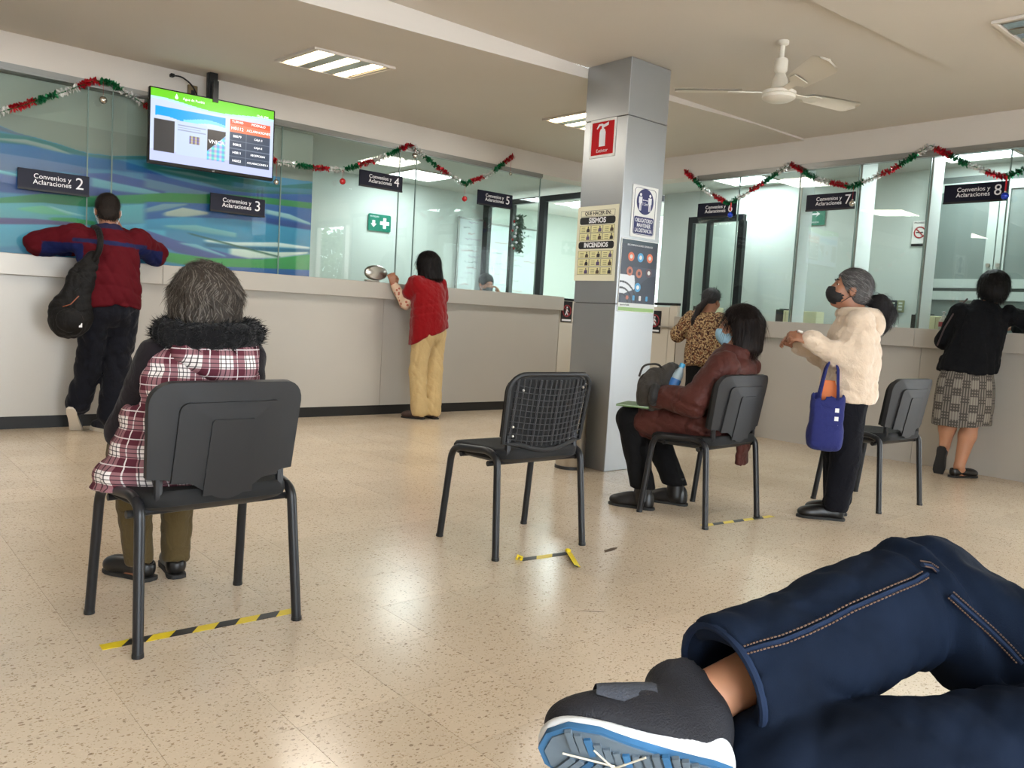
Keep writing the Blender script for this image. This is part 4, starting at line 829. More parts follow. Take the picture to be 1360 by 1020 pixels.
# ---------------------------------------------------------------- soft bodies: blended volumes turned into one continuous surface
V3 = lambda *a: np.array(a, float)
def unit(v): v = np.asarray(v, float); return v/np.linalg.norm(v)
def basis(x=None, z=None, y=None):
    """3x3 with columns x, y, z (right, forward, up)"""
    if y is not None and z is not None: y = unit(y); x = unit(np.cross(y, z)); z = np.cross(x, y)
    elif x is not None and z is not None: z = unit(z); y = unit(np.cross(z, x)); x = np.cross(y, z)
    return np.stack([x, y, z], 1)
class Sh:
    def __init__(s): s.ops = []; s.disp = []
    def _add(s, lo, hi, fn, k, mode): s.ops.append((np.asarray(lo, float), np.asarray(hi, float), fn, k, mode)); return s
    def cap(s, a, b, r0, r1=None, k=.02, mode='u'):
        a = np.asarray(a, float); b = np.asarray(b, float); r1 = r0 if r1 is None else r1; m = max(r0, r1); d = b-a; L = max(d @ d, 1e-9)
        def fn(X, Y, Z):
            t = np.clip(((X-a[0])*d[0]+(Y-a[1])*d[1]+(Z-a[2])*d[2])/L, 0, 1)
            return np.sqrt((X-a[0]-t*d[0])**2+(Y-a[1]-t*d[1])**2+(Z-a[2]-t*d[2])**2)-(r0+(r1-r0)*t)
        return s._add(np.minimum(a, b)-m, np.maximum(a, b)+m, fn, k, mode)
    def chain(s, pts, rs, k=.02):
        for i in range(len(pts)-1): s.cap(pts[i], pts[i+1], rs[i], rs[i+1], k)
        return s
    def ell(s, c, r, B=None, k=.02, mode='u'):
        c = np.asarray(c, float); r = np.asarray(r, float); B = np.eye(3) if B is None else B; m = r.max()
        def fn(X, Y, Z):
            x, y, z = X-c[0], Y-c[1], Z-c[2]
            u = x*B[0, 0]+y*B[1, 0]+z*B[2, 0]; v = x*B[0, 1]+y*B[1, 1]+z*B[2, 1]; w = x*B[0, 2]+y*B[1, 2]+z*B[2, 2]
            k0 = np.sqrt((u/r[0])**2+(v/r[1])**2+(w/r[2])**2); k1 = np.sqrt((u/r[0]**2)**2+(v/r[1]**2)**2+(w/r[2]**2)**2)+1e-9
            return k0*(k0-1)/k1
        return s._add(c-m, c+m, fn, k, mode)
    def box(s, c, h, B=None, rd=.01, k=.01, mode='u'):
        c = np.asarray(c, float); h = np.asarray(h, float); B = np.eye(3) if B is None else B; m = np.abs(B) @ h
        def fn(X, Y, Z):
            x, y, z = X-c[0], Y-c[1], Z-c[2]
            u = np.abs(x*B[0, 0]+y*B[1, 0]+z*B[2, 0])-h[0]+rd; v = np.abs(x*B[0, 1]+y*B[1, 1]+z*B[2, 1])-h[1]+rd; w = np.abs(x*B[0, 2]+y*B[1, 2]+z*B[2, 2])-h[2]+rd
            return np.sqrt(np.maximum(u, 0)**2+np.maximum(v, 0)**2+np.maximum(w, 0)**2)+np.minimum(np.maximum(u, np.maximum(v, w)), 0)-rd
        return s._add(c-m, c+m, fn, k, mode)
    def loft(s, o, B, prof, k=.02, mode='u'):
        """prof rows (z, rx, ry, cx, cy) in the frame o, B"""
        o = np.asarray(o, float); P = np.array([(p+(0, 0))[:5] if len(p) == 3 else p for p in prof], float); P = P[np.argsort(P[:, 0])]
        z0, z1 = P[0, 0], P[-1, 0]; m = max(P[:, 1].max(), P[:, 2].max())+max(abs(P[:, 3]).max(), abs(P[:, 4]).max())
        e = [o+B @ V3(a*m, b*m, c) for a in (-1, 1) for b in (-1, 1) for c in (z0, z1)]
        zz = np.linspace(z0, z1, 60)
        def sm(col):
            v = np.interp(zz, P[:, 0], col); q = np.convolve(np.pad(v, 4, mode='edge'), np.ones(9)/9, 'valid'); return q
        cols = [sm(P[:, i]) for i in range(1, 5)]
        def fn(X, Y, Z):
            x, y, z = X-o[0], Y-o[1], Z-o[2]
            u = x*B[0, 0]+y*B[1, 0]+z*B[2, 0]; v = x*B[0, 1]+y*B[1, 1]+z*B[2, 1]; w = x*B[0, 2]+y*B[1, 2]+z*B[2, 2]
            rx, ry, cx, cy = [np.interp(w, zz, c) for c in cols]
            q = np.sqrt(((u-cx)/rx)**2+((v-cy)/ry)**2); d = (q-1)*np.minimum(rx, ry); dz = np.maximum(z0-w, w-z1)
            return np.sqrt(np.maximum(d, 0)**2+np.maximum(dz, 0)**2)+np.minimum(np.maximum(d, dz), 0)
        return s._add(np.min(e, 0), np.max(e, 0), fn, k, mode)
    def clip(s, p, n, k=.004):
        """keep the side of the plane away from n"""
        p = np.asarray(p, float); n = unit(n)
        return s._add(V3(-99, -99, -99), V3(99, 99, 99), lambda X, Y, Z: -((X-p[0])*n[0]+(Y-p[1])*n[1]+(Z-p[2])*n[2]), k, 'c')
    def fold(s, amp, freq, seed=0, aniso=(1, 1, 1), n=4):
        s.disp.append((amp, freq, seed, aniso, n)); return s
    def fn_disp(s, f): s.disp.append(f); return s
    def eval(s, h):
        lo = np.min([o[0] for o in s.ops if o[4] == 'u'], 0)-.03-2*h; hi = np.max([o[1] for o in s.ops if o[4] == 'u'], 0)+.03+2*h
        n = np.ceil((hi-lo)/h).astype(int)+1
        ax = [(lo[i]+h*np.arange(n[i])).astype(np.float32) for i in range(3)]; F = np.full(n, .5, np.float32)
        for a, b, fn, k, mode in s.ops:
            pad = k+3*h; i0 = np.clip(np.floor((a-pad-lo)/h).astype(int), 0, n); i1 = np.clip(np.ceil((b+pad-lo)/h).astype(int)+1, 0, n)
            if (i1 <= i0).any(): continue
            sl = tuple(slice(i0[i], i1[i]) for i in range(3)); d = fn(ax[0][sl[0]][:, None, None], ax[1][sl[1]][None, :, None], ax[2][sl[2]][None, None, :]); A = F[sl]
            if mode == 'u': m = np.maximum(k-np.abs(A-d), 0)/k; F[sl] = np.minimum(A, d)-m*m*k*.25
            else:
                d = -d
                if mode == 'c': d = -(-d) if False else d
                m = np.maximum(k-np.abs(A-d), 0)/k; F[sl] = np.maximum(A, d)+m*m*k*.25
        if s.disp:
            X, Y, Z = ax[0][:, None, None], ax[1][None, :, None], ax[2][None, None, :]
            for q in s.disp:
                if callable(q): F = F+q(X, Y, Z).astype(np.float32); continue
                amp, fr, seed, an, cnt = q; rs = np.random.RandomState(seed)
                for j in range(cnt):
                    v = unit(rs.normal(size=3)*np.array(an))*fr*rs.uniform(.6, 1.5)*2*np.pi; ph = rs.uniform(0, 6)
                    w_ = np.sin(.5*(v[0]*X+v[1]*Y+v[2]*Z)+ph+1.4*np.sin(v[1]*.5*X-v[0]*.5*Y+v[2]*.35*Z+ph)); F = F+((amp*1.25)*((1-np.abs(w_))**2-.33)/math.sqrt(cnt)).astype(np.float32)
        F[0] = F[-1] = .5; F[:, 0] = F[:, -1] = .5; F[:, :, 0] = F[:, :, -1] = .5
        return F, lo
    def verts_faces(s, h, smooth=1):
        F, lo = s.eval(h); ins = F < 0
        c = np.zeros(tuple(x-1 for x in F.shape), np.int8)
        for i in (0, 1):
            for j in (0, 1):
                for k in (0, 1): c += ins[i:F.shape[0]-1+i, j:F.shape[1]-1+j, k:F.shape[2]-1+k]
        act = (c > 0) & (c < 8); idx = np.full(act.shape, -1, np.int32); I, J, K = np.nonzero(act); N = len(I); idx[I, J, K] = np.arange(N)
        pos = np.zeros((N, 3)); cnt = np.zeros(N); cor = [(i, j, k) for i in (0, 1) for j in (0, 1) for k in (0, 1)]; val = {q: F[I+q[0], J+q[1], K+q[2]].astype(float) for q in cor}
        for q in cor:
            for axx in range(3):
                if q[axx]: continue
                r = list(q); r[axx] = 1; r = tuple(r); a, b = val[q], val[r]; x = (a < 0) != (b < 0); t = np.where(x, a/np.where(x, a-b, 1), 0)
                for m in range(3): pos[:, m] += np.where(x, q[m]+(t if m == axx else 0), 0)
                cnt += x
        v = lo+h*(np.stack([I, J, K], 1)+pos/cnt[:, None]); fs = []
        a = ins[:-1, 1:-1, 1:-1]; b = ins[1:, 1:-1, 1:-1]; i, j, k = np.nonzero(a != b); sg = a[i, j, k]; q = np.stack([idx[i, j, k], idx[i, j+1, k], idx[i, j+1, k+1], idx[i, j, k+1]], 1); q[~sg] = q[~sg][:, ::-1]; fs.append(q)
        a = ins[1:-1, :-1, 1:-1]; b = ins[1:-1, 1:, 1:-1]; i, j, k = np.nonzero(a != b); sg = a[i, j, k]; q = np.stack([idx[i, j, k], idx[i, j, k+1], idx[i+1, j, k+1], idx[i+1, j, k]], 1); q[~sg] = q[~sg][:, ::-1]; fs.append(q)
        a = ins[1:-1, 1:-1, :-1]; b = ins[1:-1, 1:-1, 1:]; i, j, k = np.nonzero(a != b); sg = a[i, j, k]; q = np.stack([idx[i, j, k], idx[i+1, j, k], idx[i+1, j+1, k], idx[i, j+1, k]], 1); q[~sg] = q[~sg][:, ::-1]; fs.append(q)
        f = np.concatenate(fs); f = f[(f >= 0).all(1)]
        for _ in range(smooth):
            e = np.concatenate([f[:, [0, 1]], f[:, [1, 2]], f[:, [2, 3]], f[:, [3, 0]]]); w = np.bincount(e[:, 0], minlength=N)+np.bincount(e[:, 1], minlength=N); nv = np.stack([np.bincount(e[:, 0], v[e[:, 1], m], N)+np.bincount(e[:, 1], v[e[:, 0], m], N) for m in range(3)], 1)
            v = v*.5+.5*nv/np.maximum(w, 1)[:, None]
        return v, f
    def build(s, name, m, parent=None, h=.009, smooth=1, pat=None, paint=None):
        v, f = s.verts_faces(h, smooth); s.last_v = v; me = bpy.data.meshes.new(name); me.from_pydata(v.tolist(), [], f.tolist()); me.polygons.foreach_set('use_smooth', np.ones(len(f), bool))
        if pat is not None:
            uu, vv = pat(v)
            for nm, arr in (('pu', uu), ('pv', vv)): me.attributes.new(nm, 'FLOAT', 'POINT').data.foreach_set('value', arr.astype(np.float32))
        if paint is not None: set_paint(me, paint(v))
        return link(name, me, m, parent)

def hand(s, wr, d, n, side, sc=1.0, curl=.35, spread=1.0, thumb=.6, k=.008):
    """wr wrist, d towards the fingers, n out of the back of the hand, side +1 right / -1 left"""
    d = unit(d); n = unit(np.asarray(n, float)-d*(np.asarray(n, float) @ d)); x = np.cross(d, n)*side   # x: towards the thumb side when palm faces down
    x = -x; B = np.stack([x, d, n], 1); wr = np.asarray(wr, float)
    P = lambda a, b, c: wr+B @ V3(a, b, c)*sc
    s.box(P(0, .05, 0), V3(.038, .046, .014)*sc, B, .012*sc, k=.015); s.cap(wr, P(0, .03, 0), .026*sc, .024*sc, .02)
    for (xx, l, a0) in ((.030, .070, .10), (.010, .079, .03), (-.011, .073, -.04), (-.030, .056, -.12)):
        p = P(xx, .090, 0); ang = a0*spread; bend = 0; dirx = V3(math.sin(ang), math.cos(ang), 0)
        for j, fr in enumerate((.42, .32, .26)):
            bend += curl*(1.0 if j else .8); dv = B @ V3(dirx[0]*math.cos(bend), dirx[1]*math.cos(bend), -math.sin(bend)); q = p+dv*l*fr*sc; s.cap(p, q, (.0092-.0008*j)*sc, (.0088-.001*j)*sc, k); p = q
    p = P(.030, .025, -.004); q = P(.052, .052, -.012-.012*thumb); r = P(.058-.012*thumb, .082, -.018-.02*thumb); t = P(.054-.02*thumb, .102, -.02-.026*thumb)
    s.cap(p, q, .015*sc, .011*sc, k).cap(q, r, .0105*sc, .0095*sc, k).cap(r, t, .0095*sc, .008*sc, k)
    return s
def head(s, c, B, sc=1.0, neck=None):
    P = lambda a, b, d: np.asarray(c)+B @ V3(a, b, d)*sc
    E = lambda p, r, k=.02, mode='u': s.ell(P(*p), V3(*r)*sc, B, k, mode)
    if neck is not None: s.cap(neck, P(0, -.018, -.07), .056*sc, .052*sc, .03)
    E((0, -.012, .035), (.074, .092, .083)); E((0, .022, -.035), (.058, .068, .080), .03); s.cap(P(0, .045, -.088), P(0, .058, -.092), .026*sc, .024*sc, .02)
    s.cap(P(-.03, .077, .026), P(.03, .077, .026), .012*sc, .012*sc, .012)
    for q in (-1, 1):
        E((q*.036, .062, -.028), (.026, .026, .028)); E((q*.031, .098, .006), (.017, .014, .011), .008, 's'); E((q*.075, -.006, -.012), (.010, .021, .032), .008); E((q*.088, .0, -.008), (.008, .011, .018), .006, 's')
    s.cap(P(0, .086, .012), P(0, .106, -.032), .008*sc, .0125*sc, .010); s.cap(P(-.014, .096, -.034), P(.014, .096, -.034), .009*sc, .009*sc, .008)
    s.cap(P(-.018, .083, -.060), P(.018, .083, -.060), .007*sc, .007*sc, .006); s.cap(P(-.015, .083, -.072), P(.015, .083, -.072), .008*sc, .008*sc, .006)
    return P
def eyes(parent, P, sc=1.0, brow=(40, 34, 30)):
    for q in (-1, 1):
        e = MB().sphere(P(q*.031, .0700, .006), .0108*sc, u=12, v=8).build('eye', mat('eye_white', (224, 218, 210), .2), parent, smooth=True)
        MB().sphere(P(q*.031, .0765, .006), .0066*sc, u=10, v=7).build('iris', mat('eye_dark', (34, 22, 16), .15), e, smooth=True)
        MB().tube([P(q*.014, .090, .028), P(q*.031, .091, .034), P(q*.050, .080, .029)], [.003*sc, .004*sc, .002*sc], 6).build('eyebrow', mat('brow_%d' % brow[0], brow, .8), parent, smooth=True)
SKIN = mat('skin_brown', (158, 108, 82), .5, var=.06, vscale=14, bump=.05, bscale=250); SKIN2 = mat('skin_tan', (184, 132, 102), .5, var=.05, vscale=14)
for m_ in (SKIN, SKIN2): m_.node_tree.nodes['Principled BSDF'].inputs['Subsurface Weight'].default_value = .08; m_.node_tree.nodes['Principled BSDF'].inputs['Subsurface Radius'].default_value = (.02, .008, .004)
def hair_mat(name, c, c2=None, scale=(60, 60, 9)):
    m = mat(name, c, .55, spec=.18, var=.28, vscale=1.0, bump=.5, bscale=1.4, stretch=scale)
    return m
def torso_body(s, pel, neck, rv, w=1.0):
    pel = np.asarray(pel, float); neck = np.asarray(neck, float); L = np.linalg.norm(neck-pel); B = basis(x=np.asarray(rv, float), z=neck-pel)
    s.loft(pel, B, [(-.08, .11*w, .08*w), (0, .125*w, .09*w), (.3*L, .105*w, .08*w), (.65*L, .125*w, .09*w), (.88*L, .11*w, .07*w), (L, .05, .05)], .03); return B
def arm(s, sh, el, wr, r=(.044, .038, .026), k=.02): s.cap(sh, el, r[0], r[1], k).cap(el, np.asarray(el)*.65+np.asarray(wr)*.35, r[1], r[1]*.97, k).cap(np.asarray(el)*.65+np.asarray(wr)*.35, wr, r[1]*.97, r[2], k); return s
def leg(s, hip, kn, an, r=(.072, .048, .032), k=.025):
    hip, kn, an = [np.asarray(q, float) for q in (hip, kn, an)]; s.cap(hip, kn, r[0], r[1], k); c = kn*.68+an*.32; s.cap(kn, c, r[1]*.95, r[1]*1.08, k).cap(c, an, r[1]*1.08, r[2], k); return s
def foot(s, heel, toe, an, r=.03, skip=False):
    if skip: return
    heel, toe = V3(*heel), V3(*toe); d_ = unit(toe-heel); heel = heel+d_*.045; toe = toe-d_*.04; s.cap(an, heel+V3(0, 0, .03), .03, .028, .015).cap(heel+V3(0, 0, .03), toe+V3(0, 0, .022), .028, .022, .02).cap(an, (heel+toe)/2+V3(0, 0, .03), .03, .024, .02)
def shoe_frame(heel, toe, up=(0, 0, 1)): return basis(y=np.asarray(toe, float)-np.asarray(heel, float), z=np.asarray(up, float))
SOLE = [(-.030, .0), (-.033, .03), (-.030, .09), (-.034, .15), (-.040, .20), (-.036, .245), (-.018, .272), (.006, .278), (.028, .262), (.040, .225), (.040, .18), (.034, .13), (.031, .07), (.033, .03), (.030, 0), (.014, -.014), (-.014, -.014)]
def shoe(parent, heel, toe, m, msole, up=(0, 0, 1), hh=.055, low=True, sole_t=.014, side=1, name='shoe', h=.006, open_=.0):
    """heel, toe: points on the ground line of the sole"""
    heel, toe = V3(*heel), V3(*toe); B = shoe_frame(heel, toe, up); L = np.linalg.norm(toe-heel); f = L/.265
    P = lambda x, y, z: heel+B @ V3(x*side, y*f, z)
    s = Sh(); s.ell(P(0, .035, .03+sole_t), (.034, .045*f, hh), B, .02); s.ell(P(0, .12, .025+sole_t), (.035, .09*f, hh*.72), B, .03); s.ell(P(.004, .205, .018+sole_t), (.042, .068*f, .034), B, .03)
    if low: s.ell(P(0, .05, .03+sole_t+hh), (.025, .062*f, .045), B, .01, 's')
    s.clip(P(0, 0, sole_t*.7), -B[:, 2])
    o = s.build(name, m, parent, h)
    M = Matrix(((B[0, 0], B[0, 1], B[0, 2], heel[0]), (B[1, 0], B[1, 1], B[1, 2], heel[1]), (B[2, 0], B[2, 1], B[2, 2], heel[2]), (0, 0, 0, 1)))
    poly = [(x*side*1.03, y*f) for x, y in SOLE]
    if side < 0: poly = poly[::-1]
    MB().prism(poly, sole_t, M, bev=.003).build('sole', msole, o, smooth=True, ang=50); return o
def strands(name, mt, parent, pts, dirs, ln, w, seed):
    """short tapered fibres standing out of given points"""
    rs = np.random.RandomState(seed); n = len(pts); d = dirs+rs.normal(0, .45, (n, 3)); d /= np.linalg.norm(d, axis=1)[:, None]; l = ln*rs.uniform(.5, 1.2, n)[:, None]
    e = np.cross(d, rs.normal(size=(n, 3))); e /= np.linalg.norm(e, axis=1)[:, None]; e *= w
    v = np.concatenate([pts-e, pts+e, pts+d*l], 0); f = np.stack([np.arange(n), np.arange(n)+n, np.arange(n)+2*n], 1)
    me = bpy.data.meshes.new(name); me.from_pydata(v.tolist(), [], f.tolist()); return tag(link(name, me, mt, parent), kind='stuff')
def fibres(parent, v, c, n, ln, w, mt, flow=None, seed=0, out=.14, zmin=None, jit=.16):
    rs = np.random.RandomState(seed); v = np.asarray(v)
    if zmin is not None: v = v[v[:, 2] > zmin]
    p = v[rs.choice(len(v), n)]; nr = p-np.asarray(c); nr[:, 2] *= .6; nr /= np.linalg.norm(nr, axis=1)[:, None]
    d = np.tile(V3(0, 0, -1), (n, 1)) if flow is None else flow(p); d = d-nr*np.sum(d*nr, 1)[:, None]; d /= np.linalg.norm(d, axis=1)[:, None]+1e-6
    d = d+nr*out+rs.normal(0, jit, (n, 3)); l = ln*rs.uniform(.5, 1.15, n)[:, None]; e = np.cross(d, nr); e /= np.linalg.norm(e, axis=1)[:, None]+1e-6; e *= w
    a = p+nr*.0005; m_ = a+d*l*.55; t = a+d*l-nr*out*l*.9; V = np.concatenate([a-e, a+e, m_+e*.8, m_-e*.8, t]); i = np.arange(n)
    F = [tuple(q) for q in np.stack([i, i+n, i+2*n, i+3*n], 1).tolist()]+[tuple(q) for q in np.stack([i+3*n, i+2*n, i+4*n], 1).tolist()]
    me = bpy.data.meshes.new('strands'); me.from_pydata(V.tolist(), [], F); me.polygons.foreach_set('use_smooth', np.ones(len(F), bool)); return tag(link('strands', me, mt, parent), kind='stuff')
def hair_build(s, m, parent, c, n=2200, ln=.05, w=.0016, h=.0065, flow=None, tone=None, name='hair', out=.14, seed=1):
    o = s.build(name, m, parent, h, 0); v = s.last_v; fibres(o, v, c, n, ln, w, m, flow, seed, out)
    if tone is not None: fibres(o, v, c, n//2, ln, w, tone, flow, seed+5, out)
    return o
def pattern_mat(name, build, rough=.8, bump=.1):
    """cloth print from the pu, pv surface coordinates (metres)"""
    m = bpy.data.materials.new(name); m.use_nodes = True; nt = m.node_tree; b = nt.nodes['Principled BSDF']; b.inputs['Roughness'].default_value = rough; b.inputs['Specular IOR Level'].default_value = .25
    N = nt.nodes.new; Lk = nt.links.new; au = N('ShaderNodeAttribute'); au.attribute_name = 'pu'; av = N('ShaderNodeAttribute'); av.attribute_name = 'pv'
    def math_(op, a, c=None, c2=None):
        x = N('ShaderNodeMath'); x.operation = op
        for i, q in enumerate((a, c, c2)):
            if q is None: continue
            if isinstance(q, (int, float)): x.inputs[i].default_value = q
            else: Lk(q, x.inputs[i])
        return x.outputs[0]
    def mix(f, a, c):
        x = N('ShaderNodeMixRGB')
        for i, q in enumerate((f, a, c)):
            if isinstance(q, (tuple, list)): x.inputs[i].default_value = (*lin(q), 1)
            elif isinstance(q, (int, float)): x.inputs[i].default_value = q
            else: Lk(q, x.inputs[i])
        return x.outputs[0]
    col = build(au.outputs['Fac'], av.outputs['Fac'], math_, mix, nt); Lk(col, b.inputs['Base Color']); MATS[name] = m; return m
def stripe(math_, u, period, w, off=0.0):
    """1 inside a stripe of width w every period"""
    t = math_('FRACT', math_('DIVIDE', math_('ADD', u, off+100*period), period)); return math_('LESS_THAN', t, w/period)
# ---------------------------------------------------------------- people
def az(a): a = math.radians(a); return V3(math.cos(a), math.sin(a), 0)
def rightof(f): return V3(f[1], -f[0], 0)
def cloth(name, c, rough=.85, var=.06, vs=10, bump=.12, bs=260, sheen=.08, wr=.32):
    if name in MATS: return MATS[name]
    m = mat(name, c, rough, spec=.2, var=var, vscale=vs, bump=bump, bscale=bs, sheen=sheen); nt = m.node_tree; b = nt.nodes['Principled BSDF']
    old = b.inputs['Normal'].links[0].from_node; tc = nt.nodes.new('ShaderNodeTexCoord'); n = nt.nodes.new('ShaderNodeTexNoise'); n.inputs['Scale'].default_value = 13; n.inputs['Detail'].default_value = 2; n.inputs['Distortion'].default_value = 1.6
    nt.links.new(tc.outputs['Object'], n.inputs['Vector']); bp = nt.nodes.new('ShaderNodeBump'); bp.inputs['Strength'].default_value = wr; bp.inputs['Distance'].default_value = .03
    nt.links.new(n.outputs[0], bp.inputs['Height']); nt.links.new(bp.outputs[0], old.inputs['Normal']); return m
BLKCL = cloth('black_cloth', (12, 12, 14), sheen=0); BLKSH = mat('black_leather', (14, 13, 14), .4, var=.1, vscale=20); RUB = mat('black_rubber', (26, 25, 25), .7)

def mask(parent, hc, HB, sc, m, seed=0):
    P = lambda a, b, c: np.asarray(hc)+HB @ V3(a, b, c)*sc
    s = Sh(); s.ell(P(0, .048, -.048), V3(.062, .066, .062)*sc, HB, .01).ell(P(0, .085, -.035), V3(.03, .032, .035)*sc, HB, .03); s.ell(P(0, .024, -.035), V3(.0565, .062, .085)*sc, HB, .005, 's')
    s.clip(P(0, .02, 0), -HB[:, 1]); s.clip(P(0, 0, -.012), HB[:, 2]+.35*HB[:, 1]*0); s.clip(P(0, 0, -.112), -HB[:, 2])
    s.fn_disp(lambda X, Y, Z: .0012*np.sin((Z-hc[2])*2*np.pi/.016)); o = s.build('face_mask', m, parent, .005)
    for q in (-1, 1):
        for z in (-.016, -.085): MB().tube([P(q*.056, .03, z), P(q*.072, .008, z*.4-.02), P(q*.084, -.022, -.012+z*.1)], .0018, 5).build('ear_loop', m, o)
    return o
# ---- 1: woman in the checked quilted vest, seated on the nearest chair, seen from behind
def checked_vest_woman():
    p = thing('person', 'seated person with grey hair in a maroon checked vest with black fur collar', 'person', (.95, 2.60, 0), 0)
    f = az(93); r = rightof(f); U = V3(0, 0, 1); B = basis(y=f, z=U)
    pel, neck = V3(-.03, .03, .52), V3(-.005, .02, .90); hc = V3(-.004, .025, 1.015); HB = basis(y=unit(f+V3(0, 0, -.12)), z=U)
    shL, shR = V3(-.155, .02, .835), V3(.145, .01, .835); elL, elR = V3(-.205, .12, .60), V3(.19, .12, .60); wrL, wrR = V3(-.115, .32, .565), V3(.07, .33, .565)
    hips = [V3(-.11, .06, .50), V3(.05, .05, .50)]; kn = [V3(-.11, .43, .475), V3(.06, .42, .475)]; an = [V3(-.052, .47, .085), V3(.068, .45, .085)]
    s = Sh(); torso_body(s, pel, neck, r, .95); head(s, hc, HB, .96, neck)
    for a, b, c, sd in ((shL, elL, wrL, -1), (shR, elR, wrR, 1)): arm(s, a, b, c, (.036, .032, .025)); hand(s, c, unit(c-b)*.6+V3(-.5*sd, .3, -.1), U, sd, .92, .45)
    for a, b, c in zip(hips, kn, an): leg(s, a, b, c, (.062, .042, .032))
    foot(s, (-.025, .43, .0), (-.115, .60, .0), an[0]); foot(s, (.06, .41, 0), (.092, .60, 0), an[1])
    s.build('body', SKIN, p, .0075)
    # trousers
    s = Sh(); s.ell(V3(-.03, .05, .52), (.16, .13, .09), B, .04)
    for a, b, c in zip(hips, kn, an): s.cap(a, b, .088, .070, .012).cap(b, b*.5+c*.5, .062, .055, .006).cap(b*.5+c*.5, c+V3(0, 0, -.01), .055, .048, .006)
    s.clip(V3(0, 0, .055), V3(0, 0, -1)); s.fold(.006, 9, 3); s.build('trousers', cloth('olive_twill', (82, 68, 40)), p, .009)
    # black sleeves of the pullover
    s = Sh(); s.cap(V3(-.14, .02, .84), elL, .062, .054, .02).cap(elL, wrL, .054, .042, .03).cap(V3(.13, .01, .84), elR, .062, .054, .02).cap(elR, wrR, .054, .042, .03).fold(.004, 11, 5)
    s.build('pullover_sleeves', cloth('black_knit', (26, 20, 24)), p, .009)
    # vest, quilted
    ctr = V3(-.02, .035, 0)
    s = Sh(); s.loft(V3(0, 0, 0), np.eye(3), [(.435, .235, .13, -.075, .07), (.50, .222, .135, -.062, .06), (.60, .20, .132, -.04, .045), (.72, .185, .13, -.02, .035), (.82, .180, .125, -.008, .022), (.875, .155, .10, -.005, .015), (.90, .10, .085, -.004, .015)], .03)
    def quilt(X, Y, Z): return -.007*np.abs(np.sin((Z-.45)*np.pi/.088))+.002*np.sin(60*X+20*Z)
    s.fn_disp(quilt).fold(.007, 8, 2)
    for sd in (-1, 1): s.cap(V3(.22*sd-.005, .03, .80), V3(.19*sd, .03, .70), .03, .03, .03, 's')
    pat = lambda v: (np.arctan2(v[:, 0]-ctr[0], -(v[:, 1]-ctr[1]))*.17, v[:, 2])
    def plaid(u, v, m, mix, nt):
        su = m('FRACT', m('DIVIDE', m('ADD', u, 10), .082)); sv = m('FRACT', m('DIVIDE', m('ADD', v, 10), .082))
        bu = m('LESS_THAN', su, .5); bv = m('LESS_THAN', sv, .5); both = m('MULTIPLY', bu, bv); one = m('ABSOLUTE', m('SUBTRACT', bu, bv))
        c = mix(both, (226, 218, 214), (84, 34, 46)); c = mix(one, c, (140, 98, 104))
        for a, off in ((u, .0), (v, .0)):
            for o2, col in ((.021, (40, 26, 34)), (.008, (40, 26, 34)), (.034, (40, 26, 34)), (.062, (222, 214, 212))): c = mix(m('MULTIPLY', stripe(m, a, .082, .003, o2), .85), c, col)
        return c
    PL = pattern_mat('maroon_plaid', plaid)
    vest = s.build('quilted_vest', PL, p, .007, pat=pat)
    # hood lying on the back
    s = Sh(); s.ell(V3(.0, -.075, .865), (.135, .06, .075), None, .03).ell(V3(.035, -.10, .815), (.085, .045, .055), None, .04).ell(V3(0, .02, .89), (.12, .09, .045), None, .03); s.cap(V3(.045, -.15, .90), V3(.055, -.15, .79), .012, .012, .02, 's'); s.fold(.006, 7, 9); s.clip(V3(0, 0, .925), V3(0, 0, 1), .02)
    s.build('hood', PL, vest, .007, pat=lambda v: (v[:, 0]+.3*v[:, 1]+.02, v[:, 2]+.05))
    FUR = cloth('black_fur', (16, 15, 17), .9, bump=.5, bs=180)
    s = Sh(); ring = [V3(-.0+.128*math.cos(a), .0+.105*math.sin(a)-.012, .918+.010*math.sin(a+.5)) for a in np.linspace(0, 2*math.pi, 19)]
    s.chain(ring, [.034]*19, .02).fold(.010, 24, 4); v, fc = s.verts_faces(.008, 0); fur = s.build('fur_trim', FUR, vest, .008, 0)
    rs = np.random.RandomState(1); ii = rs.choice(len(v), 2600); c = V3(0, -.01, .918); d = v[ii]-c; d /= np.linalg.norm(d, axis=1)[:, None]; d[:, 2] += .25; strands('fur_fibres', FUR, fur, v[ii], d, .022, .0016, 2)
    # hair: short wavy bob
    HM = hair_mat('grey_brown_hair', (58, 51, 45), scale=(90, 90, 30)); s = Sh(); s.ell(hc+V3(0, -.015, .038), (.098, .108, .088), None, .02)
    rs = np.random.RandomState(3)
    for a in np.linspace(-2.5, 2.5, 13):
        d = V3(math.sin(a), -math.cos(a), 0); s.cap(hc+d*V3(.085, .088, 1)+V3(0, -.015, .03), hc+d*V3(.094, .092, 1)+V3(0, -.015, -.055+rs.uniform(-.012, .012)), .024, .017, .02)
    s.ell(hc+V3(-.01, .115, -.03), (.07, .075, .085), HB, .015, 's')
    def wav(X, Y, Z):
        th = np.arctan2(X-hc[0], -(Y-hc[1])); return .003*np.sin(th*26+5*np.sin(Z*40))+.0015*np.sin(th*47+Z*60)
    s.fn_disp(wav); hair_build(s, HM, p, hc, 3600, .045, .0014, tone=hair_mat('grey_streak', (96, 89, 82)), out=.12, flow=lambda q: np.stack([.8*np.sin(q[:, 2]*70+q[:, 0]*30), .5*np.cos(q[:, 2]*60), -np.ones(len(q))], 1))
    eyes(p, lambda a, b, c: hc+HB @ V3(a, b, c)*.96, .96)
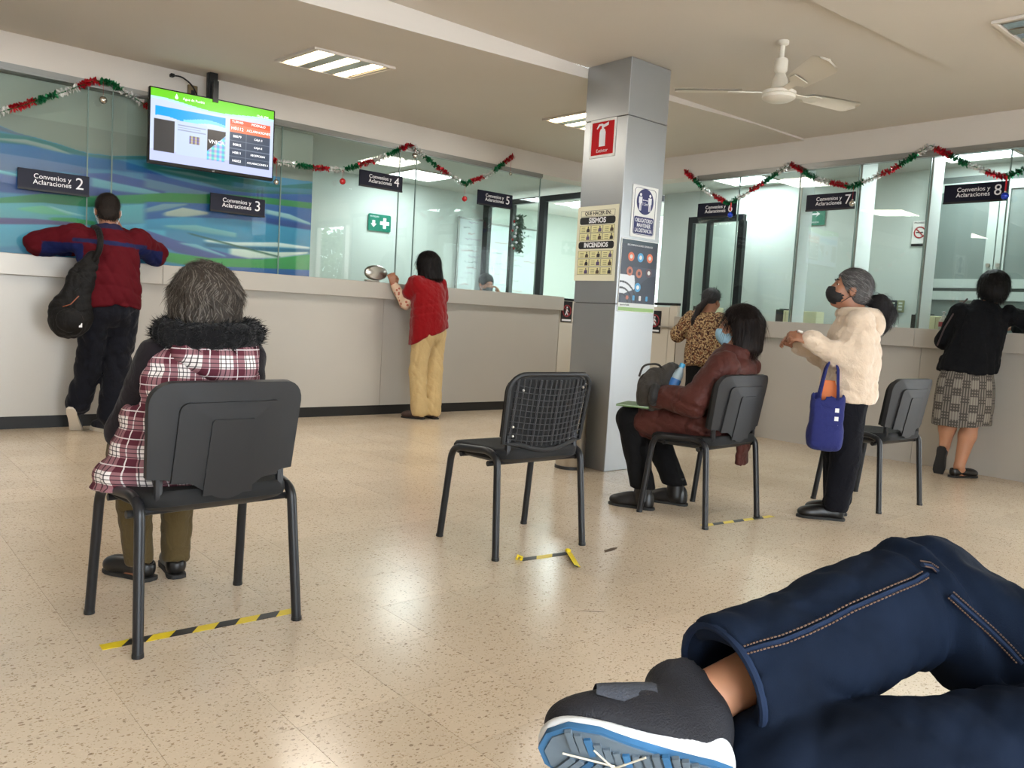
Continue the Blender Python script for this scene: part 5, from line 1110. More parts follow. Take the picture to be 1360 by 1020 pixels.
    for (h, t, sd) in (((-.025, .425, 0), (-.12, .62, 0), -1), ((.06, .405, 0), (.095, .62, 0), 1)): shoe(p, h, t, BLKSH, RUB, hh=.045, side=sd)
checked_vest_woman()

# ---- 2: woman in the brown padded coat on the chair by the column
def brown_coat_woman():
    p = thing('person', 'seated person in brown padded coat with dark bob hair and blue face mask', 'person', (3.69, 2.72, 0), 0)
    f = az(100); r = rightof(f); U = V3(0, 0, 1); B = basis(y=f, z=U)
    pel, neck = V3(.03, -.05, .52), V3(.095, -.125, .905); hc = V3(.125, -.105, 1.03); HF = az(122); HB = basis(y=unit(HF+V3(0, 0, .02)), z=U)
    shL, shR = V3(-.06, -.15, .845), V3(.235, -.10, .845); elL, elR = V3(-.195, -.085, .63), V3(.25, .10, .62); wrL, wrR = V3(-.235, .13, .635), V3(.05, .22, .60)
    hips = [V3(-.07, -.01, .50), V3(.09, .01, .50)]; kn = [V3(-.19, .34, .485), V3(.0, .38, .485)]; an = [V3(-.185, .22, .085), V3(.075, .20, .085)]
    s = Sh(); torso_body(s, pel, neck, r); head(s, hc, HB, 1.0, neck)
    arm(s, shL, elL, wrL, (.04, .034, .026)); hand(s, wrL, V3(.55, .75, -.1), V3(-.3, 0, 1), -1, .95, .5); arm(s, shR, elR, wrR, (.04, .034, .026)); hand(s, wrR, V3(-.8, .4, -.1), U, 1, .95, .5)
    for a, b, c in zip(hips, kn, an): leg(s, a, b, c, (.07, .045, .033))
    s.build('body', SKIN2, p, .0075)
    s = Sh(); s.ell(V3(.02, -.02, .52), (.17, .13, .09), B, .04)
    for a, b, c in zip(hips, kn, an): s.cap(a, b, .09, .074, .03).cap(b, c+V3(0, 0, .02), .074, .064, .03)
    s.clip(V3(0, 0, .115), V3(0, 0, -1)); s.fold(.006, 9, 13); s.build('trousers', BLKCL, p, .009)
    # coat with quilted channels, skirt over the thighs and a tail hanging behind the seat
    CO = cloth('brown_nylon', (74, 36, 30), .55, .05, 6, .1, 120, .05); ax = unit(neck-pel); Bt = basis(x=r, z=ax); L = np.linalg.norm(neck-pel)
    s = Sh(); s.loft(pel, Bt, [(-.06, .20, .15), (.05, .185, .145), (.16, .165, .14), (.26, .165, .13), (.33, .15, .115), (.385, .10, .085), (.41, .07, .065)], .03)
    s.cap(hips[0]+V3(0, -.02, .0), kn[0]*.72+hips[0]*.28, .118, .092, .04).cap(hips[1], kn[1]*.6+hips[1]*.4, .118, .095, .04)
    s.cap(V3(-.075, -.165, .825), elL, .080, .074, .006).cap(elL, wrL, .074, .056, .006).cap(V3(.21, -.10, .825), elR, .078, .07, .018).cap(elR, wrR, .07, .055, .02)
    s.box(V3(.20, -.14, .38), V3(.06, .012, .12), B, .01, .03); s.box(V3(.19, -.13, .48), V3(.06, .03, .03), B, .02, .03)
    def ch(X, Y, Z): return .010*(1-np.abs(np.sin((Z*1.0+.10*X-.35*Y)*np.pi/.105)))**3-.004
    s.fn_disp(ch).fold(.009, 6, 21, (1, 1, 1.4)).fold(.003, 14, 22); s.clip(V3(0, 0, .292), V3(0, 0, -1)); coat = s.build('padded_coat', CO, p, .0085)
    s = Sh(); s.chain([neck+V3(math.cos(a)*.062, math.sin(a)*.062, .0) for a in np.linspace(0, 2*math.pi, 11)], [.022]*11, .02); s.build('collar', CO, coat, .008)
    # hair, chin-length bob
    HM = hair_mat('dark_brown_hair', (20, 13, 12)); s = Sh(); s.ell(hc+HB @ V3(0, -.014, .042), (.087, .103, .088), HB, .02)
    for a in np.linspace(-1.75, 1.75, 13):
        d = HB @ V3(math.sin(a)*.084, -math.cos(a)*.090-.014, 0); s.cap(hc+d+V3(0, 0, .03), hc+d*1.06+V3(0, 0, -.112), .024, .015, .03)
    s.ell(hc+HB @ V3(0, .112, -.04), (.092, .085, .12), HB, .012, 's'); s.fold(.004, 40, 3, (1, 1, .1)); hair_build(s, HM, p, hc, 2600, .09, .0014, out=.05)
    mask(p, hc, HB, 1.0, mat('mask_blue', (150, 188, 208), .8)); eyes(p, lambda a, b, c: hc+HB @ V3(a, b, c))
    for k_, (h, t, sd) in enumerate((((-.165, .165, 0), (-.262, .385, 0), -1), ((.105, .145, 0), (.01, .355, 0), 1))):
        b = shoe(p, h, t, BLKSH, RUB, hh=.072, low=False, side=sd, name='ankle_boot'); a = an[k_]
        Sh().cap(a+V3(0, 0, -.03), a+V3(.0, .0, .07), .050, .050, .02).clip(a+V3(0, 0, .075), U).build('boot_shaft', BLKSH, b, .007)
brown_coat_woman()
# things on her lap
def lap_bag():
    t = thing('handbag', 'grey fabric bag on the lap of the person in the brown coat', 'bag', (3.69-.155, 2.72+.215, .575)); BG = cloth('grey_nylon', (60, 56, 52), .6, .08, 8, .2, 90, .05)
    B = basis(y=az(115), z=V3(.12, -.1, 1)); s = Sh(); s.ell(V3(0, 0, .09), (.155, .085, .115), B, .03).box(V3(.01, 0, .03), V3(.13, .07, .045), B, .03, .04).ell(V3(.07, -.05, .19), (.07, .05, .05), B, .04); s.fold(.009, 9, 6); s.build('body', BG, t, .0085)
    s = Sh(); s.ell(V3(-.09, -.085, .07), (.08, .035, .065), B, .02).fold(.005, 14, 8); s.build('pocket', cloth('dark_grey_nylon', (40, 40, 41), .6), t, .008)
    MB().tube(fillet([(-.11, -.06, .13), (-.08, -.12, .02), (.02, -.13, .0), (.08, -.10, .08), (.10, -.06, .17)], .05), .012, 8).build('strap', BG, t, smooth=True)
    MB().tube(fillet([(-.10, .03, .16), (-.11, .0, .225), (-.03, -.04, .235), (.03, -.02, .2)], .05), .006, 8).build('handle', BG, t, smooth=True)
    w = thing('water_bottle', 'clear water bottle with blue cap standing in the grey bag', 'bottle', (3.69-.135, 2.72+.12, .66)); w.rotation_euler = (.15, .35, 0)
    CL = mat('bottle_plastic', (170, 190, 200), .12, spec=.7)
    MB().lathe([(0, 0), (.028, .002), (.03, .01), (.029, .05), (.031, .055), (.029, .07), (.03, .10), (.022, .125), (.013, .14), (.012, .15), (0, .15)], 18).build('bottle', CL, w, smooth=True)
    MB().lathe([(.0305, .03), (.0312, .03), (.0312, .075), (.0305, .075)], 18).build('wrapper', mat('bottle_label', (60, 120, 190), .4), w, smooth=True); MB().lathe([(0, .145), (.0155, .145), (.0155, .168), (0, .17)], 16).build('cap', mat('cap_blue', (70, 170, 220), .35), w, smooth=True)
    g = thing('folder', 'thin green folder under the grey bag on the lap', 'folder', (3.69-.21, 2.72+.28, .568)); g.rotation_euler = (0, .0, math.radians(25))
    MB().span(-.11, .11, -.09, .09, 0, .006).build('cover', mat('folder_green', (110, 140, 84), .5), g); MB().span(-.105, .105, -.085, .088, .0062, .009).build('papers', PAPER, g); MB().span(-.11, .11, -.09, .09, .0092, .011).build('cover', MATS['folder_green'], g)
lap_bag()

# ---- 3: woman in the cream fleece, standing
def cream_fleece_woman():
    p = thing('person', 'standing person in cream fleece with grey ponytail, black mask and navy trousers', 'person', (4.28, 2.27, 0), 0)
    f = az(126); r = rightof(f); U = V3(0, 0, 1); B = basis(y=f, z=U)
    pel, neck = V3(.095, -.01, .70), V3(.11, -.012, 1.145); hc = V3(.088, .03, 1.272); HF = az(128); HB = basis(y=unit(HF+V3(0, 0, .26)), z=U)
    shL, shR = neck-r*.135+V3(0, 0, -.055), neck+r*.135+V3(0, 0, -.055); elL = V3(-.005, -.085, .872); wrL = V3(-.185, .085, .985); elR = V3(.17, .12, .87); wrR = V3(-.02, .24, .95)
    hips = [pel-r*.08, pel+r*.08]; kn = [V3(.04, -.055, .38), V3(.15, .05, .38)]; an = [V3(.03, -.03, .075), V3(.165, .03, .075)]
    s = Sh(); torso_body(s, pel, neck, r, .95); head(s, hc, HB, .97, neck)
    arm(s, shL, elL, wrL, (.04, .034, .026)); hand(s, wrL, V3(-.68, .55, .2), unit(V3(-.4, -.5, .6)), -1, .92, .75, thumb=1.0); arm(s, shR, elR, wrR, (.04, .034, .026)); hand(s, wrR, V3(-.7, .5, .25), unit(V3(.4, .5, .6)), 1, .92, .75, thumb=1.)
    for a, b, c in zip(hips, kn, an): leg(s, a, b, c, (.07, .045, .032))
    s.build('body', SKIN, p, .0075)
    TR = cloth('navy_trousers', (11, 12, 20), sheen=0); s = Sh(); s.ell(pel+V3(0, 0, -.03), (.135, .108, .11), B, .04)
    for a, b, c in zip(hips, kn, an): s.cap(a+V3(0, 0, -.05), b, .084, .076, .03).cap(b, c+V3(0, 0, .02), .076, .072, .03)
    s.clip(V3(0, 0, .055), V3(0, 0, -1)); s.clip(V3(0, 0, .80), U); s.fold(.009, 7, 31, (1, 1, .4)); s.build('trousers', TR, p, .009)
    FL = cloth('cream_fleece', (216, 196, 174), .95, .05, 30, .35, 120, .4)
    s = Sh(); s.loft(V3(pel[0], pel[1], 0), B, [(.655, .165, .135, 0, -.0), (.70, .172, .145, 0, 0), (.82, .17, .145), (.95, .165, .14), (1.04, .165, .125), (1.10, .135, .10, .0, .0), (1.14, .075, .075, 0, .0)], .03)
    s.cap(shL, elL, .074, .068, .03).cap(elL, wrL, .068, .046, .03).cap(shR, elR, .074, .068, .03).cap(elR, wrR, .068, .046, .03)
    s.fold(.012, 6, 41, (1, 1, 1.6)).fold(.005, 15, 42); s.clip(V3(0, 0, .662), V3(0, 0, -1)); fl = s.build('fleece_jacket', FL, p, .0085)
    s = Sh(); c = neck+V3(0, 0, -.005); s.chain([c+HB @ V3(.078*math.sin(a), -.085*math.cos(a)+.005, -.0+.022*math.cos(a)) for a in np.linspace(-2.6, 2.6, 13)], [.030]*13, .02); s.ell(c-f*.095+V3(0, 0, -.055), (.10, .05, .075), B, .03); s.fold(.004, 12, 5); s.build('hood', FL, fl, .008)
    HM = hair_mat('grey_hair', (84, 82, 82), scale=(40, 40, 40)); s = Sh(); s.ell(hc+HB @ V3(0, -.014, .04), (.081, .098, .085), HB, .02); s.ell(hc+HB @ V3(0, -.05, -.02), (.074, .06, .06), HB, .03); s.ell(hc+HB @ V3(0, .118, -.035), (.09, .088, .105), HB, .008, 's')
    for q in (-1, 1): s.ell(hc+HB @ V3(q*.085, .012, -.03), (.025, .035, .045), HB, .008, 's')
    s.fold(.002, 45, 3, (1, 1, 1)); tl = hc+HB @ V3(0, -.12, -.03); hair_build(s, HM, p, hc, 2400, .05, .0012, flow=lambda q: tl-q, tone=hair_mat('light_grey_hair', (132, 130, 130)), out=.03)
    tail = hc+HB @ V3(0, -.105, -.03); s = Sh(); s.chain([tail, tail-f*.065+V3(0, 0, -.01), tail-f*.105+V3(0, 0, -.07), tail-f*.095+V3(0, 0, -.15)], [.026, .044, .047, .024], .02); s.fold(.006, 30, 6, (1, 1, .5)); hair_build(s, hair_mat('dark_grey_hair', (40, 38, 40), scale=(60, 60, 60)), p, tail-f*.07+V3(0, 0, -.06), 1400, .05, .0014, name='ponytail', out=.3)
    MB().sphere(tail-f*.012, .017, u=10, v=7).build('hair_tie', WTXT, p, smooth=True)
    mask(p, hc, HB, .97, mat('mask_black', (24, 24, 27), .8)); eyes(p, lambda a, b, c: hc+HB @ V3(a, b, c)*.97, .97)
    shoe(p, (.06, -.06, 0), (-.085, .125, 0), BLKSH, RUB, hh=.055, side=-1); shoe(p, (.20, .0, 0), (.065, .165, 0), BLKSH, RUB, hh=.055, side=1)
    # paper slip in the hand
    t = thing('paper_slip', 'small white paper slip held by the person in the fleece', 'paper', (4.28-.235, 2.27+.12, 1.022)); t.rotation_euler = (.3, .2, .6); MB().box((0, 0, 0), (.05, .03, .008), bev=.003).build('slip', PAPER, t); MB().box((.005, 0, .007), (.04, .025, .004)).build('fold', PAPER, t)
cream_fleece_woman()
def tote():
    t = thing('tote_bag', 'dark blue tote bag hanging from the forearm of the person in fleece', 'bag', (4.28-.11, 2.27-.005, .40)); TB = cloth('blue_canvas', (40, 46, 104), .8)
    f = az(126); r = rightof(f); B = basis(y=f, z=V3(.06, -.02, 1)); s = Sh(); s.box(V3(0, 0, .155), V3(.045, .085, .155), B, .03, .02).ell(V3(0, 0, .08), (.058, .09, .085), B, .03); s.fold(.004, 8, 3); s.box(V3(0, 0, .315), V3(.033, .072, .05), B, .01, .01, 's'); bag = s.build('body', TB, t, .007)
    for q in (-.03, .03):
        a = V3(0, 0, .30)+r*q-f*.045; b = V3(0, 0, .30)+r*q+f*.045; top = V3(.018, .0, .525)+r*q*.4
        MB().tube([a-V3(0, 0, .05), a, a*.4+top*.6+f*-.012, top, b*.4+top*.6+f*.012, b, b-V3(0, 0, .05)], .008, 6).build('handle', TB, t, smooth=True)
    for k in range(4): MB().box((0, 0, 0), (.02, .002, .022), T(*(V3(.0, 0, .085+.045*k)-r*.0475+f*-.045+V3(.0, .0, .0))) @ RZ(math.radians(126)) @ RZ(math.pi/2*0)).build('emblem', PAPER, bag)
    o = thing('orange_folder', 'orange folder sticking out of the blue tote bag', 'folder', (4.28-.10, 2.27-.005, .62)); o.rotation_euler = (0, .1, math.radians(30)); MB().box((0, 0, .05), (.006, .075, .21), bev=.002).build('cover', mat('orange_card', (214, 110, 44), .5), o); MB().box((.006, .01, .045), (.005, .065, .19)).build('papers', PAPER, o)
tote()

# ---- 4: woman in the dark cardigan and checked skirt leaning on the right counter
def dark_cardigan_woman():
    p = thing('person', 'standing person in dark cardigan and grey checked skirt leaning on the right counter', 'person', (6.58, 2.54, 0), 0)
    f = az(32); r = rightof(f); U = V3(0, 0, 1); B = basis(y=f, z=U)
    pel, neck = V3(.05, -.03, .80), V3(.145, -.075, 1.30); hc = V3(.205, -.095, 1.425); HB = basis(y=unit(az(20)+V3(0, 0, -.45)), z=U)
    shL, shR = neck-r*.165+V3(-.01, 0, -.06), neck+r*.165+V3(0, 0, -.06); elL = V3(.09, .17, 1.02); wrL = V3(.30, .16, 1.13); elR = V3(.36, -.36, 1.16); wrR = V3(.47, -.20, 1.145)
    hips = [pel-r*.085, pel+r*.085]; kn = [V3(.03, .06, .43), V3(.06, -.09, .43)]; an = [V3(.035, .072, .215), V3(.0, -.06, .085)]
    s = Sh(); torso_body(s, pel, neck, r, 1.0); head(s, hc, HB, 1.0, neck)
    arm(s, shL, elL, wrL, (.04, .034, .026)); hand(s, wrL, V3(.6, -.5, .0), U, -1, .95, .3); arm(s, shR, elR, wrR, (.04, .034, .026)); hand(s, wrR, V3(.4, .6, .05), U, 1, .95, .3)
    for a, b, c in zip(hips, kn, an): leg(s, a, b, c, (.085, .056, .036))
    s.cap(an[0], V3(.04, .08, .16), .034, .03, .02).cap(V3(.04, .08, .16), V3(.035, .088, .05), .03, .022, .02); foot(s, (-.03, -.03, 0), (.14, -.12, 0), an[1]); s.build('body', SKIN2, p, .0075)
    def glen(u, v, m, mix, nt):
        cu = m('LESS_THAN', m('FRACT', m('DIVIDE', m('ADD', u, 10), .14)), .5); cv = m('LESS_THAN', m('FRACT', m('DIVIDE', m('ADD', v, 10), .12)), .5)
        a = stripe(m, u, .022, .011); b = stripe(m, v, .022, .011); x = m('ABSOLUTE', m('SUBTRACT', cu, cv)); pat = m('MULTIPLY', m('MAXIMUM', a, m('MULTIPLY', b, x)), .85)
        c = mix(pat, (128, 122, 114), (62, 58, 56)); return mix(m('MULTIPLY', m('MULTIPLY', cu, cv), .3), c, (176, 170, 160))
    s = Sh(); s.loft(V3(.045, -.03, 0), B, [(.385, .205, .16), (.55, .205, .165), (.72, .195, .155), (.86, .16, .125), (.90, .14, .11)], .02); s.fold(.006, 4, 51, (1, 1, .15)); s.clip(V3(0, 0, .39), V3(.05, -.05, -1)); s.loft(V3(.045, -.03, 0), B, [(.2, .185, .14), (.6, .18, .14)], .005, 's')
    s.build('checked_skirt', pattern_mat('glen_check', glen), p, .008, pat=lambda v: (np.arctan2(v[:, 0]-.045, -(v[:, 1]+.03))*.2, v[:, 2]))
    CA = cloth('navy_cardigan', (8, 10, 15), .85, sheen=0); Bt = basis(x=r, z=neck-pel); s = Sh()
    s.loft(pel, Bt, [(-.03, .20, .15), (.06, .195, .15), (.2, .17, .14), (.33, .18, .135), (.42, .165, .115), (.48, .12, .09), (.53, .075, .07)], .03); s.cap(shL, elL, .068, .06, .03).cap(elL, wrL, .06, .042, .03).cap(shR, elR, .068, .06, .03).cap(elR, wrR, .06, .042, .03)
    s.fold(.012, 6, 61).fold(.005, 14, 62); s.clip(V3(.05, -.03, .775), V3(.02, -.12, -1)); c = s.build('cardigan', CA, p, .0085)
    MB().tube([V3(*q) for q in ((-.04, .17, .98), (-.06, .12, 1.12), (.0, .08, 1.25), (.07, .03, 1.345))], .006, 6).build('bag_strap', mat('strap_brown', (60, 44, 44), .6), p, smooth=True)
    HM = hair_mat('black_hair', (9, 8, 9)); s = Sh(); s.ell(hc+HB @ V3(0, -.02, .035), (.108, .122, .104), HB, .02).ell(hc+HB @ V3(0, -.06, -.045), (.100, .085, .085), HB, .04); s.ell(hc+HB @ V3(0, .122, -.05), (.085, .085, .10), HB, .01, 's'); s.fold(.005, 22, 7); hair_build(s, HM, p, hc, 1800, .05, .0014, out=.08)
    eyes(p, lambda a, b, c: hc+HB @ V3(a, b, c)); shoe(p, (-.045, -.025, 0), (.155, -.125, 0), BLKSH, RUB, hh=.045, side=1)
    shoe(p, (-.015, .072, .205), (.012, .092, -.008), BLKSH, RUB, up=(1, .1, .1), hh=.05, side=-1, sole_t=.012)
dark_cardigan_woman()

# ---- 5: woman in the patterned blouse at the far end of the right counter
def blouse_woman():
    p = thing('person', 'standing person in brown patterned blouse with long dark ponytail at the far right counter', 'person', (6.50, 4.74, 0), 0)
    f = az(22); r = rightof(f); U = V3(0, 0, 1); B = basis(y=f, z=U)
    pel, neck = V3(-.03, .06, .80), V3(.03, .115, 1.15); hc = V3(.075, .105, 1.265); HB = basis(y=unit(az(5)+V3(0, 0, -.1)), z=U)
    shL, shR = neck-r*.15+V3(0, 0, -.06), neck+r*.15+V3(0, 0, -.06); elL, elR = V3(-.09, .34, .93), V3(.14, -.07, .96); wrL, wrR = V3(.20, .36, 1.13), V3(.30, .0, 1.13)
    hips = [pel-r*.085, pel+r*.085]; kn = [V3(-.06, .14, .43), V3(.0, -.02, .43)]; an = [V3(-.07, .13, .085), V3(-.01, -.03, .085)]
    s = Sh(); torso_body(s, pel, neck, r); head(s, hc, HB, .98, neck)
    for a, b, c, sd in ((shL, elL, wrL, -1), (shR, elR, wrR, 1)): arm(s, a, b, c, (.04, .034, .026)); hand(s, c, f, U, sd, .92, .3)
    for a, b, c in zip(hips, kn, an): leg(s, a, b, c)
    s.build('body', SKIN, p, .008)
    s = Sh(); s.ell(pel, (.15, .12, .1), B, .03)
    for a, b, c in zip(hips, kn, an): s.cap(a, b, .09, .07, .03).cap(b, c, .07, .06, .03)
    s.clip(V3(0, 0, .06), V3(0, 0, -1)); s.build('trousers', BLKCL, p, .01)
    def paisley(u, v, m, mix, nt):
        tc = nt.nodes.new('ShaderNodeTexCoord'); w = nt.nodes.new('ShaderNodeTexNoise'); w.inputs['Scale'].default_value = 20; w.inputs['Detail'].default_value = 1; nt.links.new(tc.outputs['Object'], w.inputs['Vector'])
        x = m('SINE', m('MULTIPLY', w.outputs[0], 40)); y = nt.nodes.new('ShaderNodeTexNoise'); y.inputs['Scale'].default_value = 34; nt.links.new(tc.outputs['Object'], y.inputs['Vector'])
        c = mix(m('GREATER_THAN', x, .1), (158, 134, 98), (82, 50, 34)); c = mix(m('GREATER_THAN', y.outputs[0], .60), c, (54, 30, 24)); return mix(m('LESS_THAN', y.outputs[0], .38), c, (104, 64, 40))
    PB = pattern_mat('paisley_print', paisley); Bt = basis(x=r, z=neck-pel); s = Sh(); s.loft(pel, Bt, [(-.16, .19, .15), (.1, .175, .14), (.22, .175, .14), (.3, .16, .115), (.345, .09, .08)], .03); s.cap(shL, elL, .072, .066, .03).cap(elL, wrL, .066, .05, .03).cap(shR, elR, .072, .066, .03).cap(elR, wrR, .066, .05, .03); s.fold(.012, 6, 71)
    s.build('blouse', PB, p, .009, pat=lambda v: (v[:, 0], v[:, 2]))
    s = Sh(); s.ell(hc+HB @ V3(0, -.014, .04), (.083, .10, .086), HB, .02); s.ell(hc+HB @ V3(0, .118, -.03), (.09, .088, .11), HB, .01, 's')
    for q in (-1, 1): s.ell(hc+HB @ V3(q*.09, .012, -.03), (.025, .035, .045), HB, .008, 's')
    s.fold(.002, 40, 3); hair_build(s, hair_mat('slate_hair', (56, 55, 57)), p, hc, 900, .05, .0016, flow=lambda q: hc+HB @ V3(0, -.11, -.02)-q, out=.03)
    s = Sh(); a = hc+HB @ V3(0, -.10, -.02); s.chain([a, a+V3(-.04, .03, -.06), a+V3(-.075, .06, -.18), a+V3(-.085, .07, -.30)], [.03, .03, .024, .012], .02); s.fold(.003, 30, 4, (1, 1, .2)); s.build('ponytail', hair_mat('dark_hair_b', (34, 28, 28)), p, .007, 0)
    eyes(p, lambda a, b, c: hc+HB @ V3(a, b, c)*.98); shoe(p, (-.11, .12, 0), (.08, .18, 0), BLKSH, RUB, side=-1, h=.009); shoe(p, (-.05, -.045, 0), (.14, .005, 0), BLKSH, RUB, side=1, h=.009)
blouse_woman()

# ---- 6: woman in the red poncho at the left counter
def red_poncho_woman():
    p = thing('person', 'standing person in red knitted poncho and khaki trousers at the left counter', 'person', (4.40, 6.40, 0), 0)
    f = az(100); r = rightof(f); U = V3(0, 0, 1); B = basis(y=f, z=U)
    pel, neck = V3(.03, .03, .82), V3(.03, .10, 1.335); hc = V3(.025, .12, 1.452); HB = basis(y=unit(az(118)+V3(0, 0, -.1)), z=U)
    shL, shR = neck-r*.16+V3(0, 0, -.07), neck+r*.16+V3(0, 0, -.07); elL = V3(-.145, .19, 1.075); wrL = V3(-.205, .30, 1.235); elR = V3(.24, .17, 1.12); wrR = V3(.16, .33, 1.29)
    hips = [pel-r*.085, pel+r*.085]; kn = [V3(-.055, .06, .45), V3(.115, .05, .45)]; an = [V3(-.045, .03, .085), V3(.095, .01, .085)]
    s = Sh(); torso_body(s, pel, neck, r); head(s, hc, HB, 1.0, neck); arm(s, shL, elL, wrL, (.04, .034, .026)); hand(s, wrL, V3(-.25, .15, .8), V3(-.4, -.8, 0), -1, .98, .75, thumb=1.); arm(s, shR, elR, wrR, (.04, .034, .026)); hand(s, wrR, V3(-.5, .5, .1), U, 1, .95, .4)
    for a, b, c in zip(hips, kn, an): leg(s, a, b, c)
    s.build('body', SKIN, p, .0075)
    KH = cloth('khaki_cotton', (198, 172, 124), .85); s = Sh(); s.ell(pel+V3(0, 0, -.01), (.165, .13, .12), B, .04)
    for a, b, c in zip(hips, kn, an): s.cap(a, b, .098, .08, .025).cap(b, c+V3(0, 0, -.01), .08, .078, .03)
    s.clip(V3(0, 0, .035), V3(0, 0, -1)); s.fold(.010, 8, 81, (1, 1, .6)); kp = s.build('trousers', KH, p, .009)
    RD = cloth('red_knit', (128, 2, 10), .9, .04, 12, .2, 180, .2); s = Sh(); s.loft(V3(.03, .04, 0), B, [(.70, .205, .15, 0, -.0), (.85, .20, .155, 0, 0), (1.0, .19, .15, 0, .01), (1.15, .185, .14, 0, .03), (1.25, .18, .125, 0, .045), (1.30, .12, .10, 0, .06), (1.345, .07, .07, 0, .065)], .03)
    s.cap(shL, elL*.45+shL*.55, .075, .075, .03).cap(shR, elR*.75+shR*.25, .075, .075, .03); s.fold(.011, 5, 91, (1, 1, .4)).fold(.004, 14, 92); s.clip(V3(-.13, .03, .715), unit(V3(.42, -.25, -1))); s.build('poncho', RD, p, .0085)
    def flor(u, v, m, mix, nt):
        tc = nt.nodes.new('ShaderNodeTexCoord'); w = nt.nodes.new('ShaderNodeTexVoronoi'); w.inputs['Scale'].default_value = 28; nt.links.new(tc.outputs['Object'], w.inputs['Vector']); return mix(m('LESS_THAN', w.outputs['Distance'], .32), (214, 186, 160), (176, 100, 84))
    s = Sh(); s.cap(elL*.8+shL*.2, elL, .055, .055, .02).cap(elL, wrL, .055, .038, .02).cap(elR, wrR, .05, .036, .02).fold(.004, 12, 3); s.build('blouse_sleeves', pattern_mat('floral_print', flor), p, .008, pat=lambda v: (v[:, 0], v[:, 2]))
    HM = hair_mat('black_brown_hair', (15, 11, 11)); s = Sh(); s.ell(hc+HB @ V3(0, -.018, .038), (.092, .108, .09), HB, .02)
    for a in np.linspace(-2.2, 2.2, 13):
        d = HB @ V3(math.sin(a)*.085, -math.cos(a)*.09-.015, 0); s.cap(hc+d+V3(0, 0, .03), hc+d*1.16+V3(.02, -.01, -.135), .028, .02, .02)
    s.ell(hc+HB @ V3(0, .12, -.03), (.08, .085, .11), HB, .01, 's'); s.fold(.005, 30, 5, (1, 1, .2)); hair_build(s, HM, p, hc, 1600, .09, .0016, out=.06); eyes(p, lambda a, b, c: hc+HB @ V3(a, b, c))
    P = lambda a, b, c: hc+HB @ V3(a, b, c); g = MB()
    for q in (-1, 1): g.tube([P(q*.031+.021*math.cos(t_), .104, .004+.017*math.sin(t_)) for t_ in np.linspace(0, 2*math.pi, 14)[:-1]], .0016, 5, closed=True).tube([P(q*.052, .10, .008), P(q*.078, .02, .008), P(q*.078, -.01, 0)], .0015, 5)
    g.tube([P(-.01, .106, .008), P(.01, .106, .008)], .0015, 5).build('spectacles', STEEL, p)
    shoe(p, (-.03, -.02, 0), (-.135, .175, 0), mat('brown_leather', (58, 38, 32), .5), RUB, hh=.05, side=-1); shoe(p, (.10, -.05, 0), (.125, .165, 0), MATS['brown_leather'], RUB, hh=.05, side=1)
red_poncho_woman()

